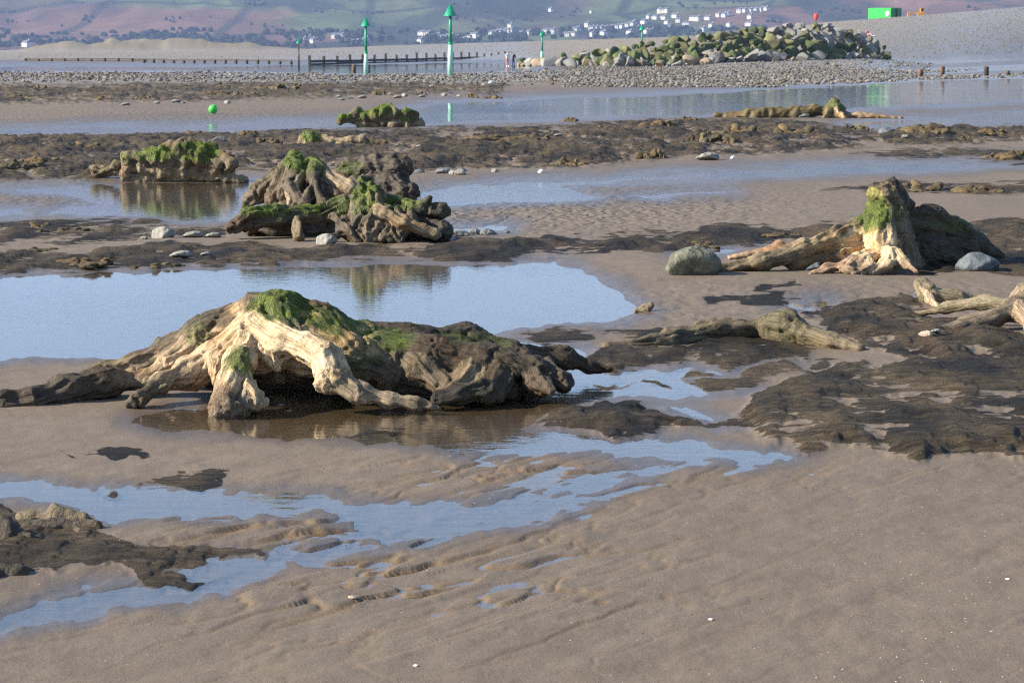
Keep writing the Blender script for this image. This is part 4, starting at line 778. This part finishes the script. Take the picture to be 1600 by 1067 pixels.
# ---- groynes
pm = boxes('post', [(-.11, .11, -.11, .11, -.4, 1.0)], M['dark_timber']); plk = boxes('plank', [(0, 1, -.05, .05, 0, 1)], M['dark_timber'])
def groyne(label, A, B, n, hp, z0, z1, tail=0):
    a = G(*A); b = G(*B); o = empty('groyne', (a[0], a[1], 0), label, 'groyne'); dv_ = b-a; yaw = math.atan2(dv_[1], dv_[0]); ln = np.linalg.norm(dv_[:2])
    for i in range(n+tail):
        f = i/(n-1); p = link('post', pm, None, o); p.location = (dv_[0]*f, dv_[1]*f, .0); p.scale = (1, 1, hp*random.uniform(.85, 1.2)); p.rotation_euler = (random.uniform(-.04, .04), random.uniform(-.05, .05), yaw)
    for i in range(0, n-1, 2):
        f0 = i/(n-1); f1 = min((i+2)/(n-1), 1)
        for (q0, q1) in ((z0, (z0+z1)/2-.02), ((z0+z1)/2+.02, z1)):
            p = link('plank', plk, None, o); p.location = (dv_[0]*f0, dv_[1]*f0+.12, q0+random.uniform(-.03, .03)); p.scale = (ln*(f1-f0), 1, q1-q0); p.rotation_euler.z = yaw
    return o
groyne('timber groyne with evenly spaced posts running from the channel to the shingle bank', (484,102), (768,93.5), 19, .95, -.1, .42, 5)
groyne('low broken groyne of short stubs beyond the far channel', (225,99), (455,101), 15, .36, .30, .46)
groyne('far weed-darkened groyne line in front of the dunes', (40,96), (228,97), 10, .36, .05, .36)
for i, (u, v, hh, l_) in enumerate([(1438,122,.45,'short tan timber stub at the channel edge'),(1472,121,.62,'tall tan timber stub at the channel edge'),(1541,119,.55,'dark brown timber stub standing in the channel edge'),(1574,119,.3,'lowest orange-brown timber stub by the channel'),(553,112,.5,'grey timber stub on the strip before the groyne'),(575,112,.5,'reddish timber stub on the strip before the groyne')]):
    b = G(u, v); o = link('timber_stub', lathe('timber_stub', [(0, -.3), (.17, -.3), (.15, hh*.5), (.16, hh*.9), (.09, hh), (0, hh*.93)], 7, M['brown_timber'] if i != 2 else M['dark_timber'])); o.location = (b[0], b[1], max(ground(b[0], b[1]), -.05)); tag(o, l_, 'timber stub', 'timber stubs')
# ---- rock breakwater
M['rock_pale'] = plain_mat('rock_pale', (.215, .21, .185), .8, .3, .8, .5, .15); M['rock_warm'] = plain_mat('rock_warm', (.24, .18, .115), .8, .3, .8, .5, .15)
M['rock_weed'] = plain_mat('rock_weed', (.060, .078, .018), .8, .6, 1.3, .9, .25); M['rock_olive'] = plain_mat('rock_olive', (.105, .102, .040), .85, .5, 1.1, .7, .2); M['rock_grey'] = plain_mat('rock_grey', (.185, .175, .15), .85, .35, .9, .6, .2)
RM = {}
for mn in ('rock_pale', 'rock_warm', 'rock_weed', 'rock_olive', 'rock_grey'):
    RM[mn] = []
    for s_ in range(4):
        m_ = stone_mesh('boulder', 400+s_*3+len(RM)*11, (1.35, 1.1, 1.05), .10, I2, 10, False, (.38, .72)); m_.materials.append(M[mn]); RM[mn].append(m_)
bw = empty('rock_breakwater', (12, 245, 0), 'rock breakwater of piled boulders, weedy green above and pale grey along the foot', 'breakwater')
topv = lambda u: np.interp(u, [812,850,900,950,1000,1050,1100,1150,1200,1250,1290,1330,1365,1390], [99,93,86,78,70,62,56,50,43,38,38,50,64,80])
yfront = lambda u: np.interp(u, [800,950,1100,1250,1390], [236,222,224,238,255])
r_ = np.random.default_rng(77); u = 812.0; nb = 0
while u < 1388:
    Y0 = yfront(u); zt = P(u, float(topv(u)), Y0+9)[2]; rows = max(1, int(round(zt/.52)))
    for k_ in range(rows+1):
        f = k_/max(rows, 1); Y = Y0 + 9*f + r_.uniform(-.7, .7); uu = u + r_.uniform(-7, 7); s_ = (.55+1.15*r_.random()**1.6)*(.8 if u < 940 else 1)*(1.0 if k_ else 1.1)
        z_ = max(zt*f-.45*s_, 0) + .25*s_
        if k_ == 0: mn = ['rock_pale', 'rock_pale', 'rock_grey', 'rock_warm'][r_.integers(4)]
        else:
            e_ = r_.random(); hi_ = u > 1195 and f > .5
            mn = ('rock_grey' if e_ < .5 else 'rock_olive' if e_ < .85 else 'rock_pale') if hi_ else ('rock_weed' if e_ < .5 else 'rock_olive' if e_ < .95 else 'rock_grey')
        p = P(uu, 90, Y); o = link('boulder', RM[mn][r_.integers(4)], None, bw); o.location = (p[0]-12, Y-245, z_ + (0.5 if 1100 < u < 1390 else 0)*1.0*(1-f)); o.scale = (s_*r_.uniform(.8, 1.25), s_*r_.uniform(.8, 1.1), s_*r_.uniform(.7, 1.0)); o.rotation_euler = tuple(r_.uniform(-.5, .5, 2)) + (r_.uniform(0, 6.28),); nb += 1
    u += r_.uniform(9, 12.5)
# back slope of the heap
for q in range(60):
    u = r_.uniform(900, 1370); Y = yfront(u)+r_.uniform(11, 17); zt = P(u, float(topv(u)), yfront(u)+9)[2]; s_ = r_.uniform(1.4, 2.2); f = (Y-yfront(u)-9)/10
    p = P(u, 90, Y); o = link('boulder', RM['rock_olive' if q % 2 else 'rock_grey'][q % 4], None, bw); o.location = (p[0]-12, Y-245, max(zt*(1-f)-.3*s_, .2)); o.scale = (s_,)*3; o.rotation_euler = tuple(r_.uniform(-3, 3, 3))
# ---- green ball float
b = G(333, 180, 0.0); fl = empty('ball_float', (b[0], b[1], max(ground(b[0], b[1]), 0)-.01), 'bright green ball float resting on wet rippled sand', 'float')
M['float_green'] = plain_mat('float_green', (.06, .52, .06), .35, .05, 3, .02); M['white_paint'] = plain_mat('white_paint', (.75, .75, .72), .5, .05, 3, .02)
V, Fc = I3; bm2 = mesh_np('ball', V*.115, Fc); link('ball', bm2, M['float_green'], fl, (0, 0, .13))
link('neck', lathe('neck', [(0, -.01), (.03, -.01), (.04, .015), (.035, .04), (0, .045)], 10, M['float_green']), None, fl)
link('rope_eye', lathe('rope_eye', [(0, -.02), (.025, -.02), (.02, .03), (0, .035)], 8, M['white_paint']), None, fl)
# ---- green container, orange machine, red marker behind the shingle bank
M['container_green'] = plain_mat('container_green', (.025, .42, .07), .45, .08, 2, .05); M['container_shaded'] = plain_mat('container_shaded', (.01, .20, .06), .5, .08, 2, .05); M['machine_orange'] = plain_mat('machine_orange', (.62, .27, .04), .45, .1, 2, .05); M['black_rubber'] = plain_mat('black_rubber', (.02, .02, .02), .8, .2, 4, .1); M['marker_red'] = plain_mat('marker_red', (.70, .06, .02), .4, .05, 3, .02); M['cab_glass'] = plain_mat('cab_glass', (.03, .04, .05), .1, .1, 3, .0)
def crest_point(u, back): Y = float(crest_d(u))+back; p = P(u, float(crest_v(u)), Y); return np.array([p[0], Y, ground(p[0], Y)])
c = crest_point(1392, 3.5); ct = empty('container', c, 'bright green shipping container with white emblem behind the crest of the shingle bank', 'container'); ct.rotation_euler.z = math.radians(-42)
link('body', boxes('body', [(-4.3, 0, 0, 3.0, -.6, 1.62)], M['container_green']), None, ct)
link('roof', boxes('roof', [(-4.33, .03, -.03, 3.03, 1.622, 1.68)], M['container_green']), None, ct)
rb = []
for k_ in range(17): rb.append((-4.2+k_*.25, -4.08+k_*.25, -.035, -.002, -.5, 1.55))
for q in rb: link('rib', boxes('rib', [q], M['container_green']), None, ct)
for (y0, y1) in ((.08, 1.2), (1.75, 2.92)): link('door', boxes('door', [(.003, .06, y0, y1, -.5, 1.55)], M['container_shaded']), None, ct)  # door green darkened, painting in the shade of the right-hand face
link('door_gap', boxes('door_gap', [(.002, .02, 1.24, 1.70, -.5, 1.55)], M['black_rubber']), None, ct)
em = lathe('emblem', [(0, 0), (.42, 0), (.42, .02), (0, .02)], 20, M['white_paint']); e_ = link('emblem', em, None, ct); e_.location = (-.62, -.04, .72); e_.rotation_euler.x = math.pi/2; e_.scale = (1, 1, 1)
c = crest_point(1437, 2.5); dg = empty('digger', c, 'small orange digger beside the green container on the shingle bank', 'digger')
link('track', boxes('track', [(-.9, .9, -.75, -.4, -.35, .15)], M['black_rubber']), None, dg); link('track', boxes('track', [(-.9, .9, .4, .75, -.35, .15)], M['black_rubber']), None, dg)
link('body', boxes('body', [(-.35, .65, -.5, .5, .16, .62)], M['machine_orange']), None, dg); link('cab', boxes('cab', [(.05, .62, -.45, .2, .622, 1.35)], M['machine_orange']), None, dg)
link('window', boxes('window', [(.12, .55, -.455, -.452, .8, 1.25)], M['cab_glass']), None, dg)
a_ = link('boom', boxes('boom', [(-1.3, 0, -.09, .09, -.09, .09)], M['machine_orange']), None, dg, (-.3, 0, .5)); a_.rotation_euler.y = .12
link('bucket', boxes('bucket', [(-.35, .1, -.25, .25, -.45, .1)], M['machine_orange']), None, dg, (-1.6, 0, .45))
c = crest_point(1275, 2.0); z_t = P(1275, 22, c[1])[2]; mk = empty('red_marker', c, 'small red-orange drum on a post behind the top of the breakwater', 'marker')
link('post', lathe('post', [(0, -.3), (.06, -.3), (.06, z_t-c[2]), (0, z_t-c[2])], 8, M['dark_timber']), None, mk); link('drum', lathe('drum', [(0, 0), (.28, 0), (.34, .2), (.34, .75), (.26, .95), (0, .95)], 12, M['marker_red']), None, mk, (0, 0, z_t-c[2]-.95))
# ---- people
M['cloth'] = attr_mat('cloth', 20, .12, .2, .01, .8, .2)
def person(label, loc, yaw, J, cols, group=None, s_=1.0):
    """J: joint chains (name -> points with radii), one skin"""
    lm = [dict(part='b', col=cols[n_], late=False, pts=[tuple(np.array(p[:3])*s_)+(p[3]*s_,) for p in pts]) for n_, pts in J]
    V, Fc, Nn, lim, g, fib = build_solid(lm, .018*s_, .025*s_, (), 0, 0, 1, floor=-.05)
    me_ = mesh_np('person', V, Fc, np.array([l['col'] for l in lm])[lim]); o = link('person', me_, M['cloth']); o.location = loc; o.rotation_euler.z = yaw
    return tag(o, label, 'person', group)
SKIN = (.5, .33, .25); HAIR = (.05, .03, .02); PINKC = (.55, .25, .27); WHITEC = (.72, .70, .66); NAVY = (.03, .035, .07); BLACKC = (.02, .02, .022); REDB = (.22, .05, .04)
def standing(lean, armf):
    l = lean; return [('shoe', [(-.10,-.08,.04,.045),(-.10,.08,.05,.045)]),('shoe', [(.11,-.20,.04,.045),(.11,-.04,.05,.045)]),
     ('leg', [(-.10,.06,.08,.05),(-.10,.02,.48,.065),(-.09,.0,.86,.09)]),('leg', [(.11,-.06,.08,.05),(.11,-.06,.48,.065),(.09,0,.86,.09)]),('leg', [(-.07,0,.90,.115),(.07,0,.90,.115)]),
     ('top', [(0,0,.98,.135),(0,-l*.4,1.2,.15),(0,-l*.8,1.40,.12)]),('top', [(-.17,-l*.8,1.42,.065),(.17,-l*.8,1.42,.065)]),
     ('top', [(-.19,-l*.8,1.40,.055),(-.25,-l*.7-.03,1.14,.045),(-.22,-armf-l*.6,.95,.038)]),('top', [(.19,-l*.8,1.40,.055),(.25,-l*.7-.02,1.14,.045),(.23,-armf-l*.6,.93,.038)]),
     ('skin', [(-.22,-armf-l*.6,.93,.036),(-.215,-armf-.05-l*.6,.84,.03)]),('skin', [(.23,-armf-l*.6,.92,.036),(.225,-armf-.05-l*.6,.83,.03)]),
     ('skin', [(0,-l*.85,1.45,.055),(0,-l*.95,1.55,.055)]),('skin', [(0,-l-.02,1.60,.085),(0,-l-.01,1.67,.09)]),('skin', [(0,-l-.11,1.62,.016),(0,-l-.12,1.60,.016)]),('hair', [(0,-l+.035,1.70,.09),(0,-l+.07,1.58,.075),(0,-l*.8+.10,1.42,.05)])]
p = G(797, 104); cc = dict(shoe=WHITEC, leg=PINKC, top=WHITEC, skin=SKIN, hair=HAIR)
person('person in pale top and pink trousers with long dark hair walking by the channel', (p[0]-.25, p[1], max(ground(p[0], p[1]), 0)), .5, standing(.10, .12), cc, s_=.74)
person('person in dark jacket and navy trousers leaning forward beside the breakwater end', (p[0]+.28, p[1]+.3, max(ground(p[0], p[1]), 0)), .9, standing(.22, .18), dict(shoe=BLACKC, leg=NAVY, top=(.04,.03,.04), skin=SKIN, hair=HAIR), s_=.70)
def seated(): return [('leg', [(-.10,0,.13,.10),(-.12,-.42,.34,.07),(-.12,-.72,.07,.05)]),('leg', [(.10,0,.13,.10),(.12,-.46,.28,.07),(.13,-.80,.06,.05)]),('shoe', [(-.12,-.74,.05,.045),(-.12,-.88,.06,.04)]),('shoe', [(.13,-.82,.05,.045),(.13,-.96,.06,.04)]),
     ('top', [(0,.02,.16,.14),(0,.10,.42,.15),(0,.12,.60,.12)]),('top', [(-.17,.12,.62,.065),(.17,.12,.62,.065)]),('top', [(-.19,.12,.60,.055),(-.25,.2,.36,.045),(-.24,.32,.10,.038)]),('top', [(.19,.12,.60,.055),(.24,-.06,.42,.045),(.16,-.28,.36,.038)]),
     ('skin', [(-.24,.33,.08,.034),(-.24,.38,.04,.028)]),('skin', [(.16,-.29,.36,.034),(.13,-.36,.36,.028)]),('skin', [(0,.11,.66,.055),(0,.10,.76,.055)]),('skin', [(0,.08,.81,.085),(0,.09,.88,.09)]),('skin', [(0,-.01,.83,.016),(0,-.02,.81,.016)]),('hair', [(0,.13,.91,.09),(0,.17,.79,.075)])]
def on_bank(u, v):
    for Y in np.arange(300, 420, .25):
        p = P(u, v, Y)
        if ground(p[0], Y) >= p[2]: return np.array([p[0], Y, ground(p[0], Y)])
    return P(u, v, 400)
p = on_bank(1342, 60); person('person in white sitting on the shingle bank behind the breakwater', p, -.7, seated(), dict(shoe=WHITEC, leg=(.65,.62,.58), top=WHITEC, skin=SKIN, hair=HAIR), s_=1.15)
p = on_bank(1356, 57); person('person in pink with dark hair reclining on the shingle bank', p, .9, seated(), dict(shoe=WHITEC, leg=(.55,.33,.32), top=PINKC, skin=SKIN, hair=BLACKC), s_=1.1)

# ------------------------------------------------------------------ hills across the water, woods, village
def hill_z(x, y):
    r = np.hypot(x, y); a = x/np.maximum(y, 1)*F+CX
    t = np.maximum(r-2600, 0); z = 1.0 + .00215*t**1.45
    z *= 1 + .28*fbm2(x/900, y/1300, 4, 201); z += np.clip(t/700, 0, 1.6)*(58*(.4-np.abs(fbm2(x/380+y/1500, y/900, 4, 207)))*np.clip(t/700, 0, 1.2))
    return z
ha = np.linspace(-.42, .42, 620); hr = np.concatenate([np.arange(2560, 4600, 11), np.arange(4600, 8000, 120)]); A, R = np.meshgrid(ha, hr); X = (np.sin(A)*R).ravel(); Yh = (np.cos(A)*R).ravel(); Zh = hill_z(X, Yh); Zh[R.ravel() < 2590] = -2
uh, vh = project(X, Yh, Zh)
GREEN = np.array([.075, .092, .036]); BRACK = np.array([.120, .066, .042]); HEATH = np.array([.062, .038, .040]); DARKT = np.array([.014, .020, .014])
b1 = fbm2(X/330, Yh/520, 4, 211); cb = mix(GREEN, BRACK, sstep(-.3, .3, b1 + .5*fbm2(X/110, Yh/240, 3, 213) + .55*sstep(850, 300, uh)*sstep(2, 26, vh) - .12*sstep(700, 1000, uh) + .55*np.exp(-((uh-1230)/140)**2-((vh-22)/10)**2)))
cb = mix(cb, HEATH, sstep(.0, .35, fbm2(X/160, Yh/300, 4, 215))*.8)
fx, fy = X/170+.3*n2(X/300, Yh/300, 3), Yh/330; hed = np.minimum(np.abs(fx-np.round(fx)), np.abs(fy-np.round(fy))*1.3)
shade = 1+.25*(_hash(np.round(fx-.5), np.round(fy-.5), fx*0, 5)-.5)
cb = cb*shade[:, None]; cb = mix(cb, DARKT, sstep(.06, .02, hed)*sstep(.25, -.05, b1)*.75); cb = mix(cb, DARKT*1.3, sstep(.06, .22, fbm2(X/130, Yh/380, 5, 219))*.85); cb = cb*(1+.55*fbm2(X/45, Yh/140, 4, 221))[:, None]
M['hill'] = attr_mat('hillside', .05, .25, .3, 2.0, .95, .1)
nc2, nr2 = len(ha), len(hr); idx = np.arange(nc2*nr2).reshape(nr2, nc2); fq = np.stack([idx[:-1, :-1], idx[:-1, 1:], idx[1:, 1:], idx[1:, :-1]], -1).reshape(-1, 4)[:, ::-1]
tag(link('hills', mesh_np('hills', np.stack([X, Yh, Zh], 1), fq, cb), M['hill']), kind='structure', label='hazy hillside of green fields and brown bracken across the water')
YS = np.arange(2600, 4600, 4.0)
def on_hill(u, v):
    r_ = ray(u, v); t = YS/r_[1]; x = r_[0]*t; z = CAMH + r_[2]*t; h_ = hill_z(x, YS); k_ = np.argmax(h_ >= z); return np.array([x[k_], YS[k_], h_[k_]])
# woods: dark clumps at the foot of the hill and along the hedges
tp = []
for i in range(5200):
    e_ = rng.random()
    if e_ < .5: u = rng.uniform(-150, 1750); v = rng.uniform(50, 77) - 10*rng.random()*(u > 1000)
    else: u = rng.uniform(-150, 1750); v = rng.uniform(2, 60)
    if (e_ < .5 and (rng.random() < .12 or n2(np.array([u/40.]), np.array([v/9.]), 34)[0] > .1)) or (e_ >= .5 and n2(np.array([u/45.]), np.array([v/7.]), 33)[0] > .56): tp.append((u, v))
rays = []
for u, v in tp: rays.append(on_hill(u, v))
rays = np.array(rays); ts = rng.uniform(4, 9, len(rays))*np.where(np.array(tp)[:, 1] < 46, .55, 1)
V, Fc = I1; tone = rng.uniform(.6, 1.5, len(rays))[:, None]
tag(link('woodland', scatter_mesh('woodland', rays+np.array([0, 0, 1.])*ts[:, None]*.3, ts, np.array([.018, .024, .017])*tone, base=I1, flat=.9, seed=12, ang_=.3), attr_mat('tree_crowns', .3, .3, .3, 1, .9, .1)), kind='stuff', label='dark wooded patches along the foot of the far hill')
# village
M['house_white'] = plain_mat('house_white', (.62, .58, .50), .7, .05, .3, .0); M['house_cream'] = plain_mat('house_cream', (.70, .62, .45), .7, .05, .3, .0); M['slate'] = plain_mat('slate', (.10, .10, .115), .7, .2, .5, .0); M['window_dark'] = plain_mat('window_dark', (.03, .035, .04), .2, .1, 1, .0)
def house_parts(w_, d_, h_, mat):
    wall = boxes('wall', [(-w_/2, w_/2, -d_/2, d_/2, -3, h_)], mat)
    rz = h_+d_*.38; V = [(-w_/2-.3,-d_/2-.4,h_-.05),(w_/2+.3,-d_/2-.4,h_-.05),(w_/2+.3,d_/2+.4,h_-.05),(-w_/2-.3,d_/2+.4,h_-.05),(-w_/2-.3,0,rz),(w_/2+.3,0,rz)]
    me_ = bpy.data.meshes.new('roof'); me_.from_pydata(V, [], [(0,1,5,4),(2,3,4,5),(1,2,5),(3,0,4),(3,2,1,0)]); me_.materials.append(M['slate'])
    win = boxes('window', [(-.55, .55, -d_/2-.06, -d_/2-.01, 0, 1.4)], M['window_dark']); ch = boxes('chimney', [(w_/2-1.2, w_/2-.3, -.4, .4, rz-.7, rz+1.0)], mat)
    return wall, me_, win, ch
HT = [house_parts(8, 7, 5.5, M['house_white']), house_parts(11, 7, 5.2, M['house_white']), house_parts(7, 7, 6.5, M['house_cream']), house_parts(20, 8, 6, M['house_white'])]
HD = [(8, 5.5), (11, 5.2), (7, 6.5), (20, 6)]
def house(u, v, k_, label, group=None, yaw=None, s_=1.):
    p = on_hill(u, v); o = empty('house', p, label, 'house', group); o.rotation_euler.z = random.uniform(-1.15, -.35) if yaw is None else yaw; o.scale = (s_*.72,)*3; wall, roof, win, ch = HT[k_]
    link('wall', wall, None, o); r_ = link('roof', roof, None, o); link('chimney', ch, None, r_)
    w_, h_ = HD[k_]; n_ = max(2, int(w_/3.2))
    for i in range(n_):
        for z_ in (.7, 3.3): link('window', win, None, o, (-w_/2+w_*(i+.5)/n_, 0, z_))
    return o
house(42,74,1,'lone white house at the wooded foot of the hill beyond the dunes',s_=1.25); house(861,19,0,'white farmhouse high in the green field beside a hedge',s_=1.0); house(924,21,0,'tiny white cottage alone in the upper green field',s_=.7)
for u, v, k_ in [(475,66,1),(484,63,0),(488,68,0),(528,61,3),(555,70,1)]: house(u, v, k_, ('white', 'wide white', 'cream', 'long white')[k_] + ' house at the hill foot near the thin dark pole', 'houses near the thin pole')
for u, v, k_ in [(572,66,0),(659,56,1),(668,57,0),(676,62,0),(684,61,2),(694,62,1),(704,61,0),(712,63,1),(657,68,0),(726,66,0),(733,64,2),(740,60,3)]: house(u, v, k_, ('white', 'wide white', 'cream', 'long white')[k_] + ' house in the hamlet at the hill foot around the tallest beacon', 'houses around the tallest beacon')
for u, v, k_ in [(797,45,2),(768,56,0),(775,55,0),(781,54,0),(787,53,0),(793,52,0),(800,51,0),(815,56,1),(826,55,1),(858,53,3)]: house(u, v, k_, ('small white', 'wide white', 'cream', 'long white')[k_] + ' house in the row between the two beacons', 'row of houses along the hill foot')
for u, v, k_ in [(898,50,1),(904,49,0),(917,43,2),(924,48,0),(931,48,0),(939,48,0),(947,48,0),(926,58,2),(945,57,2),(885,58,1),(895,57,1),(955,47,0),(963,46,0),(971,45,0),(979,43,0),(987,41,0),(991,39,0),(1006,38,1),(984,54,1),(1010,53,0),(1018,53,0),(943,55,1),(1024,31,1),(1031,21,2),(1036,21,0),(1042,21,0),(1037,31,1),(1042,40,2),(1043,46,1),(1055,28,1),(1072,41,1),(1086,33,3),(1106,32,1),(1098,50,0),(1123,27,1),(1131,27,1),(1138,26,0),(1140,42,1),(1155,21,0),(1164,20,0),(1172,20,0),(1180,19,0),(1188,19,0),(1196,17,1),(1172,30,0),(1170,41,1),(1060,36,0),(1014,30,0),(1000,47,0),(1112,44,0)]:
    house(u, v, k_, ('white', 'wide white', 'cream', 'long white')[k_] + ' house of the village stacked up the far hillside', 'village on the far hillside')
# ------------------------------------------------------------------ air
hz = boxes('haze', [(-9600, 9600, -9600, 9600, -3.5, 900)])
m = bpy.data.materials.new('haze'); m.use_nodes = True; m.node_tree.nodes.clear(); ou = N(m.node_tree, 'ShaderNodeOutputMaterial'); pv = N(m.node_tree, 'ShaderNodeVolumePrincipled')
pv.inputs['Color'].default_value = (.44, .60, 1, 1); pv.inputs['Density'].default_value = 1.15e-4; pv.inputs['Anisotropy'].default_value = .2; m.node_tree.links.new(pv.outputs[0], ou.inputs['Volume'])
hz.materials.append(m); tag(link('haze', hz), kind='stuff', label='thin blue sea haze over the bay')
